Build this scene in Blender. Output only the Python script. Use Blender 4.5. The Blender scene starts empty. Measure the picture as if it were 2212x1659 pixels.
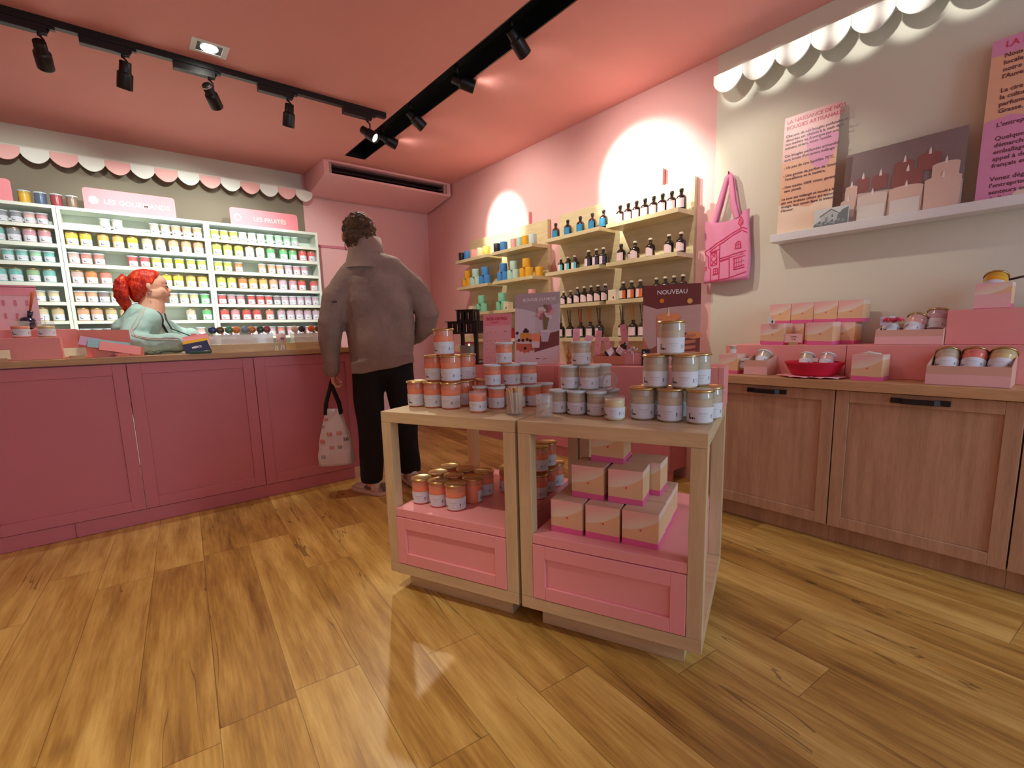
import bpy, bmesh, math, random
from mathutils import Vector, Matrix, noise
random.seed(7)
PI = math.pi
SC = bpy.context.scene
COL = SC.collection
RAD = math.radians

# ------------------------------------------------------------------ camera
YAW, PIT, ROL, EYE = 0.6784, 0.147, -0.0284, 1.05
fwd = Vector((math.sin(YAW)*math.cos(PIT), math.cos(YAW)*math.cos(PIT), -math.sin(PIT)))
right = Vector((math.cos(YAW), -math.sin(YAW), 0.0))
up = right.cross(fwd)
r2 = math.cos(ROL)*right + math.sin(ROL)*up
u2 = -math.sin(ROL)*right + math.cos(ROL)*up
camd = bpy.data.cameras.new('camera'); cam = bpy.data.objects.new('camera', camd); COL.objects.link(cam)
camd.sensor_fit = 'HORIZONTAL'; camd.sensor_width = 36.0; camd.lens = 1031.0/2212*36
camd.shift_x = 3.5/2212; camd.shift_y = 41.5/2212; camd.clip_start = 0.02
cam.matrix_world = Matrix(((r2.x, u2.x, -fwd.x, 0), (r2.y, u2.y, -fwd.y, 0), (r2.z, u2.z, -fwd.z, EYE), (0, 0, 0, 1)))
SC.camera = cam

# ------------------------------------------------------------------ world, colour management, large lights
SC.view_settings.view_transform = 'Standard'; SC.view_settings.look = 'None'
SC.view_settings.gamma = 1.0; SC.view_settings.use_curve_mapping = False
SC.view_settings.exposure = 0.92
w = bpy.data.worlds.new('world'); SC.world = w; w.use_nodes = True
w.node_tree.nodes['Background'].inputs[0].default_value = (0.75, 0.72, 0.80, 1)
w.node_tree.nodes['Background'].inputs[1].default_value = 0.18

def spot(name, loc, target, power, size=50, blend=0.4, color=(1, .96, .88), rad=0.025):
    d = bpy.data.lights.new(name, 'SPOT'); d.energy = power; d.spot_size = RAD(size); d.spot_blend = blend
    d.color = color; d.shadow_soft_size = rad
    o = bpy.data.objects.new(name, d); COL.objects.link(o); o.location = loc
    o.rotation_euler = (Vector(target)-Vector(loc)).to_track_quat('-Z', 'Y').to_euler()
    return o
def area(name, loc, target, power, sx, sy, color=(1, 1, 1)):
    d = bpy.data.lights.new(name, 'AREA'); d.shape = 'RECTANGLE'; d.size = sx; d.size_y = sy; d.energy = power; d.color = color
    o = bpy.data.objects.new(name, d); COL.objects.link(o); o.location = loc
    o.rotation_euler = (Vector(target)-Vector(loc)).to_track_quat('-Z', 'Y').to_euler()
    return o
# daylight coming in through the open shop front behind the viewer
area('shopfront_daylight', (0.4, -1.95, 1.5), (0.6, 2, 1.2), 6, 3.2, 1.8, (0.66, 0.83, 1.0))
area('street_window_light', (2.1, -1.9, 1.55), (1.25, 1.3, .85), 15, .7, 1.7, (0.62, 0.84, 1.0))
H_CEIL = 2.664
# recessed ceiling downlights (the visible one and its twins further up the shop)
for dx, dy, dp, ds in ((0.575, 3.297, 16, 84), (-0.05, 1.62, 40, 66), (-0.65, 0.35, 24, 68)):
    spot('downlight_beam', (dx, dy, H_CEIL-0.03), (dx, dy, 0), dp, ds, 0.55, (1, .90, .66), 0.04)

# ------------------------------------------------------------------ mesh helpers
class G:
    def __init__(s): s.v = []; s.f = []; s.m = []; s.s = []
    def add(s, vs, fs, mi=0, sm=False, M=None):
        b = len(s.v)
        s.v += [tuple(M @ Vector(p)) if M is not None else tuple(p) for p in vs]
        for f in fs: s.f.append([b+i for i in f]); s.m.append(mi); s.s.append(sm)
        return s
    def box(s, x0, x1, y0, y1, z0, z1, mi=0, M=None):
        vs = [(x0,y0,z0),(x1,y0,z0),(x1,y1,z0),(x0,y1,z0),(x0,y0,z1),(x1,y0,z1),(x1,y1,z1),(x0,y1,z1)]
        return s.add(vs, [(0,3,2,1),(4,5,6,7),(0,1,5,4),(1,2,6,5),(2,3,7,6),(3,0,4,7)], mi, False, M)
    def lathe(s, prof, n=24, mi=0, sm=True, M=None, cap=True):
        vs = []; fs = []
        for r, z in prof:
            for k in range(n):
                a = 2*PI*k/n; vs.append((r*math.cos(a), r*math.sin(a), z))
        for i in range(len(prof)-1):
            for k in range(n):
                k2 = (k+1) % n; fs.append((i*n+k, i*n+k2, (i+1)*n+k2, (i+1)*n+k))
        s.add(vs, fs, mi, sm, M)
        if cap:
            b = len(s.v)-len(vs)
            s.f.append([b+k for k in range(n)][::-1]); s.m.append(mi); s.s.append(False)
            s.f.append([b+(len(prof)-1)*n+k for k in range(n)]); s.m.append(mi); s.s.append(False)
        return s
    def prism(s, poly, d0, d1, mi=0, M=None, plane='xz'):
        n = len(poly)
        if plane == 'xz': mk = lambda p, d: (p[0], d, p[1])
        elif plane == 'yz': mk = lambda p, d: (d, p[0], p[1])
        else: mk = lambda p, d: (p[0], p[1], d)
        vs = [mk(p, d0) for p in poly]+[mk(p, d1) for p in poly]
        fs = [tuple(range(n))[::-1], tuple(range(n, 2*n))]+[(i, (i+1) % n, n+(i+1) % n, n+i) for i in range(n)]
        return s.add(vs, fs, mi, False, M)
    def tube(s, pts, r, n=8, mi=0, sm=True, M=None):
        pts = [Vector(p) for p in pts]; rs = r if isinstance(r, (list, tuple)) else [r]*len(pts)
        return s.loft([(p, q, q) for p, q in zip(pts, rs)], n, mi, sm, M)
    def loft(s, rings, n=16, mi=0, sm=True, M=None, ref=(1, 0, 0), ends=False):
        """rings: (centre, ra, rb); ra along the reference direction, rb across it"""
        P = [Vector(q[0]) for q in rings]; vs = []; fs = []
        ref = Vector(ref)
        for i, q in enumerate(rings):
            t = (P[min(i+1, len(P)-1)]-P[max(i-1, 0)])
            t = t.normalized() if t.length > 1e-9 else Vector((0, 0, 1))
            a = ref - t*ref.dot(t)
            if a.length < 1e-3: a = Vector((0, 1, 0)) - t*t.y
            a.normalize(); b = t.cross(a)
            for k in range(n):
                an = 2*PI*k/n
                vs.append(P[i]+a*(q[1]*math.cos(an))+b*(q[2]*math.sin(an)))
        for i in range(len(P)-1):
            for k in range(n):
                k2 = (k+1) % n; fs.append((i*n+k, i*n+k2, (i+1)*n+k2, (i+1)*n+k))
        fs.append(tuple(range(n))[::-1]); fs.append(tuple((len(P)-1)*n+k for k in range(n)))
        return s.add(vs, fs, mi, sm, M)
    def ball(s, c, r, mi=0, M=None, nu=16, nv=10):
        c = Vector(c); r = r if isinstance(r, (tuple, list)) else (r, r, r)
        vs = [(c.x, c.y, c.z-r[2])]; fs = []
        for j in range(1, nv):
            ph = -PI/2+PI*j/nv
            for k in range(nu):
                a = 2*PI*k/nu
                vs.append((c.x+r[0]*math.cos(ph)*math.cos(a), c.y+r[1]*math.cos(ph)*math.sin(a), c.z+r[2]*math.sin(ph)))
        vs.append((c.x, c.y, c.z+r[2])); L = len(vs)-1
        for k in range(nu):
            k2 = (k+1) % nu
            fs.append((0, 1+k2, 1+k)); fs.append((L, 1+(nv-2)*nu+k, 1+(nv-2)*nu+k2))
            for j in range(nv-2): fs.append((1+j*nu+k, 1+j*nu+k2, 1+(j+1)*nu+k2, 1+(j+1)*nu+k))
        return s.add(vs, fs, mi, True, M)
    def mesh(s, name, mats):
        me = bpy.data.meshes.new(name); me.from_pydata([tuple(p) for p in s.v], [], s.f)
        for m in (mats if isinstance(mats, (list, tuple)) else [mats]): me.materials.append(m)
        me.polygons.foreach_set('material_index', s.m); me.polygons.foreach_set('use_smooth', s.s)
        me.update(); return me
    def obj(s, name, mats, parent=None, loc=(0, 0, 0), rotz=0, bevel=0, seg=2):
        o = bpy.data.objects.new(name, s.mesh(name, mats)); COL.objects.link(o)
        o.location = loc; o.rotation_euler = (0, 0, rotz)
        if parent: o.parent = parent
        if bevel:
            b = o.modifiers.new('bevel', 'BEVEL'); b.width = bevel; b.segments = seg; b.limit_method = 'ANGLE'; b.angle_limit = RAD(40)
        return o
def T(x=0, y=0, z=0, rz=0, rx=0, ry=0):
    return Matrix.Translation((x, y, z)) @ Matrix.Rotation(rz, 4, 'Z') @ Matrix.Rotation(ry, 4, 'Y') @ Matrix.Rotation(rx, 4, 'X')
def tag(o, label=None, cat=None, group=None, kind=None):
    if label: o['label'] = label
    if cat: o['category'] = cat
    if group: o['group'] = group
    if kind: o['kind'] = kind
    return o
def thing(name, label, cat, loc=(0, 0, 0), rotz=0, group=None):
    o = bpy.data.objects.new(name, None); COL.objects.link(o); o.empty_display_size = 0.03
    o.location = loc; o.rotation_euler = (0, 0, rotz)
    return tag(o, label, cat, group)
def dup(root, loc, rotz=0, label=None, group=None):
    r = root.copy(); COL.objects.link(r); r.location = loc; r.rotation_euler = (0, 0, rotz)
    if label: r['label'] = label
    if group: r['group'] = group
    for ch in KIDS.get(root.name, []):
        c = ch.copy(); COL.objects.link(c); c.parent = r
        for g in KIDS.get(ch.name, []):
            d = g.copy(); COL.objects.link(d); d.parent = c
    return r
KIDS = {}
def kids(root):
    KIDS[root.name] = list(root.children)
    for c in root.children: KIDS[c.name] = list(c.children)
def struct(name, g, mats, bevel=0):
    return tag(g.obj(name, mats, bevel=bevel), kind='structure')
def text_faces(g, body, size, M, mi=0, align='CENTER', depth=0.0004, bold=0.0):
    cu = bpy.data.curves.new('t', 'FONT'); cu.body = body; cu.size = size; cu.align_x = align; cu.align_y = 'CENTER'
    cu.extrude = depth; cu.resolution_u = 2; cu.offset = bold
    o = bpy.data.objects.new('t', cu)
    me = o.to_mesh()
    g.add([v.co.copy() for v in me.vertices], [tuple(p.vertices) for p in me.polygons], mi, False, M)
    o.to_mesh_clear(); bpy.data.objects.remove(o); bpy.data.curves.remove(cu)
# letters are made in the XY plane; STAND turns them upright (x right, z up, facing -y)
STAND = Matrix.Rotation(PI/2, 4, 'X')

# ------------------------------------------------------------------ materials
def lin(c):
    return tuple((x/255/12.92 if x/255 <= 0.04045 else ((x/255+0.055)/1.055)**2.4) for x in c)
class NT:
    def __init__(s, name):
        s.m = bpy.data.materials.new(name); s.m.use_nodes = True; s.t = s.m.node_tree
        s.b = s.t.nodes['Principled BSDF']
    def n(s, ty, **kw):
        o = s.t.nodes.new(ty)
        for k, v in kw.items(): setattr(o, k, v)
        return o
    def l(s, a, b): s.t.links.new(a, b)
    def math(s, op, a, b=None, c=None):
        o = s.n('ShaderNodeMath', operation=op)
        for i, x in enumerate((a, b, c)):
            if x is None: continue
            if isinstance(x, (int, float)): o.inputs[i].default_value = x
            else: s.l(x, o.inputs[i])
        return o.outputs[0]
    def mix(s, f, a, b, bt='MIX'):
        o = s.n('ShaderNodeMix', data_type='RGBA', blend_type=bt)
        for i, x in ((0, f), (6, a), (7, b)):
            if isinstance(x, (int, float)): o.inputs[i].default_value = x
            elif isinstance(x, tuple): o.inputs[i].default_value = (*x, 1) if len(x) == 3 else x
            else: s.l(x, o.inputs[i])
        return o.outputs[2]
    def obj(s): return s.n('ShaderNodeTexCoord').outputs['Object']
    def sep(s, v):
        o = s.n('ShaderNodeSeparateXYZ'); s.l(v, o.inputs[0]); return o.outputs
    def mapping(s, v, sc=(1, 1, 1), rot=(0, 0, 0), loc=(0, 0, 0)):
        o = s.n('ShaderNodeMapping'); o.inputs['Scale'].default_value = sc; o.inputs['Rotation'].default_value = rot
        o.inputs['Location'].default_value = loc; s.l(v, o.inputs[0]); return o.outputs[0]
    def noise(s, v, scale, detail=4, rough=.5):
        o = s.n('ShaderNodeTexNoise'); o.inputs['Scale'].default_value = scale; o.inputs['Detail'].default_value = detail
        o.inputs['Roughness'].default_value = rough; s.l(v, o.inputs['Vector']); return o.outputs[0]
    def ramp(s, f, stops):
        o = s.n('ShaderNodeValToRGB'); e = o.color_ramp.elements
        while len(e) < len(stops): e.new(0.5)
        for i, (p, c) in enumerate(stops): e[i].position = p; e[i].color = (*c, 1)
        s.l(f, o.inputs[0]); return o.outputs[0]
    def bump(s, h, st=.3, dist=.01):
        o = s.n('ShaderNodeBump'); o.inputs['Strength'].default_value = st; o.inputs['Distance'].default_value = dist
        s.l(h, o.inputs['Height']); s.l(o.outputs[0], s.b.inputs['Normal'])
    def col(s, c): s.l(c, s.b.inputs['Base Color'])
MC = {}
def mat(name, c, rough=.5, metal=0, coat=0, spec=.5, emit=None, var=0.06, bump=0.0, alpha=1, scale=8):
    if name in MC: return MC[name]
    t = NT(name); b = t.b; c = lin(c)
    b.inputs['Roughness'].default_value = rough; b.inputs['Metallic'].default_value = metal
    b.inputs['Coat Weight'].default_value = coat; b.inputs['Coat Roughness'].default_value = .08
    b.inputs['Specular IOR Level'].default_value = spec; b.inputs['Alpha'].default_value = alpha
    if var:
        n = t.noise(t.obj(), scale, 3)
        t.col(t.mix(n, tuple(x*(1-var) for x in c), tuple(min(1, x*(1+var)) for x in c)))
        if bump: t.bump(t.noise(t.obj(), scale*12, 3), bump, .002)
    else: b.inputs['Base Color'].default_value = (*c, 1)
    if emit:
        b.inputs['Emission Color'].default_value = (*lin(emit[0]), 1); b.inputs['Emission Strength'].default_value = emit[1]
    MC[name] = t.m; return t.m
def wood(name, c0, c1, axis='x', sc=1.0, rough=.45, fine=1.0):
    t = NT(name); t.b.inputs['Roughness'].default_value = rough
    s = {'x': (1.2, 14, 14), 'y': (14, 1.2, 14), 'z': (14, 14, 1.2)}[axis]
    v = t.mapping(t.obj(), tuple(q*sc for q in s))
    n = t.noise(v, 2.2, 6, .62); n2 = t.noise(t.mapping(t.obj(), tuple(q*sc*5 for q in s)), 3, 3)
    f = t.math('ADD', t.math('MULTIPLY', n, .75), t.math('MULTIPLY', n2, .3*fine))
    t.col(t.ramp(f, [(.33, lin(c0)), (.68, lin(c1))])); t.bump(f, .08, .002)
    return t.m
M_ceil = mat('ceiling_paint', (234, 164, 158), .75, var=.04, scale=3)
M_pinkwall = mat('pink_wall_paint', (240, 190, 188), .8, var=.03, scale=2)
M_whitewall = mat('white_wall_paint', (222, 219, 202), .8, var=.02, scale=2)
M_taupe = mat('taupe_wall_paint', (140, 128, 110), .8, var=.03, scale=2)
M_counter = mat('counter_pink_lacquer', (212, 126, 138), .42, var=.05, scale=4)
M_drawer = mat('drawer_pink_lacquer', (246, 166, 172), .45, var=.03, scale=4)
M_riser = mat('riser_pink_lacquer', (238, 158, 156), .5, var=.04, scale=5)
M_shelfwhite = mat('white_melamine', (228, 234, 222), .4, var=.02)
M_white = mat('white_lacquer', (232, 234, 234), .45, var=.02)
M_black = mat('black_powder_coat', (14, 14, 18), .4, var=.1)
M_tablewood = wood('pale_table_laminate', (196, 172, 132), (222, 200, 160), 'x', 1.0)
M_shelfwood = wood('pale_shelf_laminate', (208, 190, 144), (228, 212, 168), 'y', 1.0)
M_topwood = wood('counter_top_oak', (176, 136, 96), (206, 170, 126), 'x', 1.0)
M_oak = wood('cabinet_oak', (168, 128, 102), (200, 160, 130), 'z', 1.0)
M_oaktop = wood('worktop_oak', (182, 140, 100), (210, 170, 126), 'y', 1.0)
M_gold = mat('gold_lid_metal', (208, 180, 122), .28, metal=.9, var=.05)
M_lidwhite = mat('white_lid_plastic', (208, 224, 230), .4, var=.02)
M_chrome = mat('chrome_metal', (200, 200, 205), .2, metal=1, var=.02)
M_label = None
def floor_mat():
    t = NT('laminate_planks'); t.b.inputs['Roughness'].default_value = .38
    v = t.mapping(t.obj(), (1, 1, 1), (0, 0, RAD(4.9)))
    o = t.sep(v); X = t.math('ADD', o[0], 100.0-0.01); Y = t.math('ADD', o[1], 100.0)
    W = .196; Lp = 1.28
    cx = t.math('DIVIDE', X, W); row = t.math('FLOOR', cx); fx = t.math('FRACT', cx)
    wn = t.n('ShaderNodeTexWhiteNoise', noise_dimensions='1D'); t.l(row, wn.inputs['W'])
    cy = t.math('ADD', t.math('DIVIDE', Y, Lp), wn.outputs['Value']); pl = t.math('FLOOR', cy); fy = t.math('FRACT', cy)
    wid = t.math('ADD', t.math('MULTIPLY', row, 7.31), t.math('MULTIPLY', pl, 3.17))
    w2 = t.n('ShaderNodeTexWhiteNoise', noise_dimensions='1D'); t.l(wid, w2.inputs['W']); r = w2.outputs['Value']
    cb = t.n('ShaderNodeCombineXYZ'); t.l(X, cb.inputs[0]); t.l(Y, cb.inputs[1]); t.l(t.math('MULTIPLY', r, 37.0), cb.inputs[2])
    g = t.noise(t.mapping(cb.outputs[0], (9, 1.1, 1)), 1.6, 6, .6)
    g2 = t.noise(t.mapping(cb.outputs[0], (60, 3, 1)), 2.0, 4, .6)
    f = t.math('ADD', t.math('ADD', t.math('MULTIPLY', g, .62), t.math('MULTIPLY', g2, .26)), t.math('MULTIPLY', r, .17))
    base = t.ramp(f, [(.32, lin((122, 82, 38))), (.50, lin((184, 142, 70))), (.68, lin((222, 186, 108)))])
    # splits and knots
    ck = t.n('ShaderNodeTexNoise'); ck.inputs['Scale'].default_value = 1.0; ck.inputs['Detail'].default_value = 3; ck.inputs['Distortion'].default_value = .6
    t.l(t.mapping(cb.outputs[0], (6.5, .55, 1)), ck.inputs['Vector'])
    line = t.math('ABSOLUTE', t.math('SUBTRACT', ck.outputs[0], .5))
    gate = t.math('GREATER_THAN', t.noise(t.mapping(cb.outputs[0], (3, .9, 1)), 1.3, 2), .53)
    crack = t.math('MULTIPLY', t.math('LESS_THAN', line, .0042), gate)
    kn = t.n('ShaderNodeTexVoronoi'); kn.inputs['Scale'].default_value = 1.0; t.l(t.mapping(cb.outputs[0], (3.0, 1.6, 1)), kn.inputs['Vector'])
    knot = t.math('MULTIPLY', t.math('SUBTRACT', 1.0, t.math('MULTIPLY', kn.outputs['Distance'], 9.0)), .8)
    knot = t.math('MAXIMUM', knot, 0.0)
    c = t.mix(t.math('MULTIPLY', crack, .5), base, lin((58, 36, 22)))
    c = t.mix(knot, c, lin((104, 62, 30)))
    e1 = t.math('LESS_THAN', fx, .012); e2 = t.math('LESS_THAN', fy, .0022)
    seam = t.math('MAXIMUM', e1, e2)
    c = t.mix(t.math('MULTIPLY', seam, .55), c, lin((70, 42, 22)))
    t.col(c); t.bump(t.math('SUBTRACT', t.math('MULTIPLY', f, .3), seam), .12, .003)
    return t.m
M_floor = floor_mat()
def label_mat():
    """paper label: u runs round the jar (metres), z up, in object space of a lathe"""
    t = NT('printed_paper_label'); t.b.inputs['Roughness'].default_value = .55
    o = t.sep(t.obj()); ang = t.math('ARCTAN2', o[1], o[0])   # radians
    z = o[2]
    def rect(a0, a1, z0, z1):
        m = t.math('MULTIPLY', t.math('GREATER_THAN', ang, a0), t.math('LESS_THAN', ang, a1))
        return t.math('MULTIPLY', m, t.math('MULTIPLY', t.math('GREATER_THAN', z, z0), t.math('LESS_THAN', z, z1)))
    # little printed house at the lower left, text lines in the middle, a tall mark at the right
    parts = [rect(-2.62, -2.52, .015, .028), rect(-2.50, -2.40, .015, .021), rect(-2.37, -2.24, .015, .021), rect(-2.62, -2.46, .0285, .031),
             rect(-2.20, -2.12, .015, .020), rect(-.86, -.82, .018, .029), rect(-.78, -.74, .018, .029), rect(-.84, -.76, .026, .028)]
    s = parts[0]
    for p in parts[1:]: s = t.math('MAXIMUM', s, p)
    grey = rect(-1.9, -1.15, .0315, .0335)
    for p in (rect(-1.75, -1.3, .026, .0268), rect(-1.7, -1.35, .0235, .0243), rect(-1.66, -1.4, .0148, .0156), rect(-.62, .1, .028, .0288), rect(-.62, .1, .025, .0258), rect(-.62, .1, .022, .0228), rect(-.62, .1, .019, .0198)):
        grey = t.math('MAXIMUM', grey, p)
    wv = t.noise(t.mapping(t.obj(), (600, 600, 200)), 2, 1)
    c = t.mix(t.math('MULTIPLY', t.math('MULTIPLY', grey, wv), .9), lin((222, 226, 236)), lin((120, 116, 124)))
    c = t.mix(s, c, lin((40, 38, 52))); t.col(c)
    return t.m
M_label = label_mat()
# ------------------------------------------------------------------ room shell
XW, YB, XL = 3.0, 5.19, -1.75       # right wall, back wall, left wall
YF = -2.0                            # the open shop front behind the viewer
g = G(); g.box(XL-.1, XW+.1, YF, YB+.1, -.1, 0); struct('floor', g, M_floor)
# ceiling with the recessed lighting slot
SX0, SX1, SY1 = 1.758, 1.950, 4.46
g = G()
g.box(XL-.1, SX0, YF, YB+.1, H_CEIL, H_CEIL+.16); g.box(SX1, XW+.1, YF, YB+.1, H_CEIL, H_CEIL+.16)
g.box(SX0, SX1, SY1, YB+.1, H_CEIL, H_CEIL+.16)
struct('ceiling', g, M_ceil)
g = G(); e = .002
g.box(SX0+e, SX1-e, YF, SY1-e, H_CEIL+.12, H_CEIL+.15)
g.box(SX0+e, SX0+.008, YF, SY1-e, H_CEIL+.001, H_CEIL+.12); g.box(SX1-.008, SX1-e, YF, SY1-e, H_CEIL+.001, H_CEIL+.12)
g.box(SX0+.008, SX1-.008, SY1-.008, SY1-e, H_CEIL+.001, H_CEIL+.12)
tag(g.obj('lighting_channel', M_black), 'long black recessed channel cut into the pink ceiling for spotlights', 'lighting channel')
PX = 1.586                           # where the white part of the back wall ends
g = G()
g.box(XL-.1, PX, YB, YB+.1, 2.03, H_CEIL, 0)
g.box(PX, XW+.1, YB, YB+.1, 0, H_CEIL, 1); g.box(XL-.1, PX, YB, YB+.1, 0, 2.03, 1)
struct('wall_back', g, [M_taupe, M_pinkwall])
g = G()
g.box(XL-.1, PX, YB-.004, YB-.001, 2.49, H_CEIL-.001)
struct('trim_1', g, M_whitewall)
WE = 1.625                           # the pink paint of the right wall ends here
g = G(); g.box(XW, XW+.1, WE, YB, 0, H_CEIL, 0); g.box(XW, XW+.1, YF, WE, 0, H_CEIL, 1)
struct('wall_right', g, [M_pinkwall, M_whitewall])
g = G(); g.box(XL-.1, XL, YF, YB, 0, H_CEIL); struct('wall_left', g, M_pinkwall)

# ------------------------------------------------------------------ scalloped valances
M_scP = mat('scallop_pink', (244, 186, 180), .6, var=.02)
M_scW = mat('scallop_white', (236, 238, 228), .6, var=.02)
def scallop_poly(a0, a1, zt, drop, n=14):
    pts = [(a0, zt), (a0, zt-drop*.42)]
    for i in range(1, n):
        f = i/n; pts.append((a0+(a1-a0)*f, zt-drop*.42-drop*.58*math.sin(PI*f)**.72))
    pts += [(a1, zt-drop*.42), (a1, zt)]
    return pts
VY = 5.05
v = thing('scalloped_valance', 'pink and white scalloped valance above the white candle shelves', 'valance')
g = G(); g.box(XL+.01, 1.60, VY+.012, YB-.006, 2.468, 2.486); g.obj('top_board', M_whitewall, v, bevel=.001)
x = 1.64; k = 0
while x > XL+.2:
    g = G(); g.prism(scallop_poly(x-.156, x, 2.472, .100), VY, VY+.010, 0); g.obj('scallop', M_scW if k % 2 == 0 else M_scP, v); x -= .157; k += 1
VX = 2.875
v = thing('scalloped_valance', 'scalloped valance high on the right wall, its overexposure painted as all white', 'valance')
g = G(); g.box(VX+.012, XW-.002, -1.6, 1.585, 2.486, 2.500); g.obj('top_board', M_white, v, bevel=.001)
y = 1.585; k = 0
while y > -1.3:
    g = G(); g.prism(scallop_poly(y-.170, y, 2.497, .112), VX, VX+.010, 0, plane='yz'); g.obj('scallop', M_scW, v); y -= .171; k += 1  # all white stands in for overexposure of alternating pink and white scallops

# ------------------------------------------------------------------ sales counter (left)
def panel_front(g, x0, x1, z0, z1, y, fr=.075, dep=.008, mi=0, th=.02):
    """shaker front seen from -y: frame and recessed field"""
    g.box(x0, x0+fr, y, y+th, z0, z1, mi); g.box(x1-fr, x1, y, y+th, z0, z1, mi)
    g.box(x0+fr, x1-fr, y, y+th, z0, z0+fr, mi); g.box(x0+fr, x1-fr, y, y+th, z1-fr, z1, mi)
    g.box(x0+fr, x1-fr, y+dep, y+th, z0+fr, z1-fr, mi)
CY = 3.44
xs = [-1.30, -.640, .013, .656, 1.312]
names = ['pink counter cabinet at the left edge of the picture', 'pink counter cabinet below the card stands left of the clerk', 'pink counter cabinet directly below the leaning clerk', 'pink counter cabinet behind the hanging carrier bag']
for i in range(4):
    x0, x1 = xs[i]+.0015, xs[i+1]-.0015
    c = thing('counter_cabinet', names[i], 'cabinet', ((x0+x1)/2, CY, 0), 0, 'pink counter cabinets')
    h = (x1-x0)/2
    g = G(); g.box(-h, h, .024, .335, .085, .942); g.obj('carcass', M_counter, c)
    g = G(); panel_front(g, -h, h, .088, .937, 0, .062); g.obj('door', M_counter, c, bevel=.0015)
for a, b, nm in ((-1.30, -.304, 'left stretch of the pink kickboard under the counter'), (-.302, 1.262, 'right stretch of the pink kickboard under the counter')):
    g = G(); g.box(a, b, CY+.012, CY+.03, 0.001, .083); tag(g.obj('kickboard', M_counter, bevel=.001), nm, 'kickboard')
g = G(); g.box(-1.32, 1.330, CY-.022, CY+.345, .943, .977)
tag(g.obj('worktop', M_topwood, bevel=.002), 'oak coloured worktop along the pink sales counter', 'worktop')

# ------------------------------------------------------------------ white shelf bays behind the counter
BAYS = [(-1.27, -.252), (-.250, .683), (.685, 1.606)]
BN = ['left', 'middle', 'right']
SY0, SY1b = 4.90, 5.10
BOARD = [(2.035, 2.058), (1.893, 1.917), (1.760, 1.787), (1.624, 1.652), (1.482, 1.508), (1.343, 1.369), (1.206, 1.230), (1.06, 1.085)]
for (a, b), nm in zip(BAYS, BN):
    c = thing('shelf_unit', 'white %s bay of the candle shelving behind the counter' % nm, 'shelving', ((a+b)/2, SY0, 0), 0, 'white shelf bays')
    h = (b-a)/2
    g = G(); g.box(-h, h, .192, .2, 0.02, 2.058); g.obj('back_panel', M_shelfwhite, c)
    for sx in (-1, 1):
        g = G(); x0 = -h if sx < 0 else h-.021; g.box(x0, x0+.021, 0, .191, 0.001, 2.034); g.obj('side_panel', M_shelfwhite, c, bevel=.0008)
    for k, (z0, z1) in enumerate(BOARD+[(.72, .745)]):
        g = G(); q = 0 if k == 0 else .0215
        g.box(-h+q, h-q, .0015, .19, z0, z1); g.obj('shelf', M_shelfwhite, c, bevel=.0008)
# signs standing on top of the bays
M_sign = mat('sign_pink_board', (238, 140, 150), .5, var=.02)
M_signtxt = mat('sign_pale_print', (250, 226, 216), .5, var=0)
def round_rect(x0, x1, z0, z1, r, bottom=False, n=6):
    pts = []
    cs = [(x1-r, z1-r, 0), (x0+r, z1-r, PI/2)]
    if bottom: cs += [(x0+r, z0+r, PI), (x1-r, z0+r, 1.5*PI)]
    for cx, cz, a0 in cs:
        for i in range(n+1):
            a = a0+PI/2*i/n; pts.append((cx+r*math.cos(a), cz+r*math.sin(a)))
    if not bottom: pts += [(x0, z0), (x1, z0)]
    return pts
def bay_sign(x0, x1, z0, z1, txt, label, ring=True):
    s = thing('bay_sign', label, 'sign', ((x0+x1)/2, 4.925, z0)); h = (x1-x0)/2; H = z1-z0
    g = G(); g.prism(round_rect(-h, h, 0, H, .022), 0, .006); g.obj('board', M_sign, s)
    g = G()
    if txt: text_faces(g, txt, .052, T(.04, -.0008, H*.44) @ STAND, bold=.0004)
    if ring:
        n = 22; R, r = .029, .019 if txt != 'LES GOURMANDS' else .004
        P = [((R*(1+.07*math.sin(6*2*PI*i/n)))*math.cos(2*PI*i/n)-h+.058, (R*(1+.07*math.sin(6*2*PI*i/n)))*math.sin(2*PI*i/n)+H*.46) for i in range(n)]
        Q = [(r*math.cos(2*PI*i/n)-h+.058, r*math.sin(2*PI*i/n)+H*.46) for i in range(n)]
        vs = [(p[0], -.0012, p[1]) for p in P]+[(p[0], -.0012, p[1]) for p in Q]
        g.add(vs, [(i, (i+1) % n, n+(i+1) % n, n+i) for i in range(n)])
    if g.v: g.obj('lettering', M_signtxt, s)
bay_sign(-.088, .483, 2.0585, 2.218, 'LES GOURMANDS', 'pink sign reading LES GOURMANDS on the middle bay')
bay_sign(.878, 1.441, 2.0585, 2.206, 'LES FRUITÉS', 'pink sign reading LES FRUITÉS on the right bay')
bay_sign(-1.03, -.465, 2.0585, 2.208, '', 'blank end of a pink sign on the left bay', False)
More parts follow.
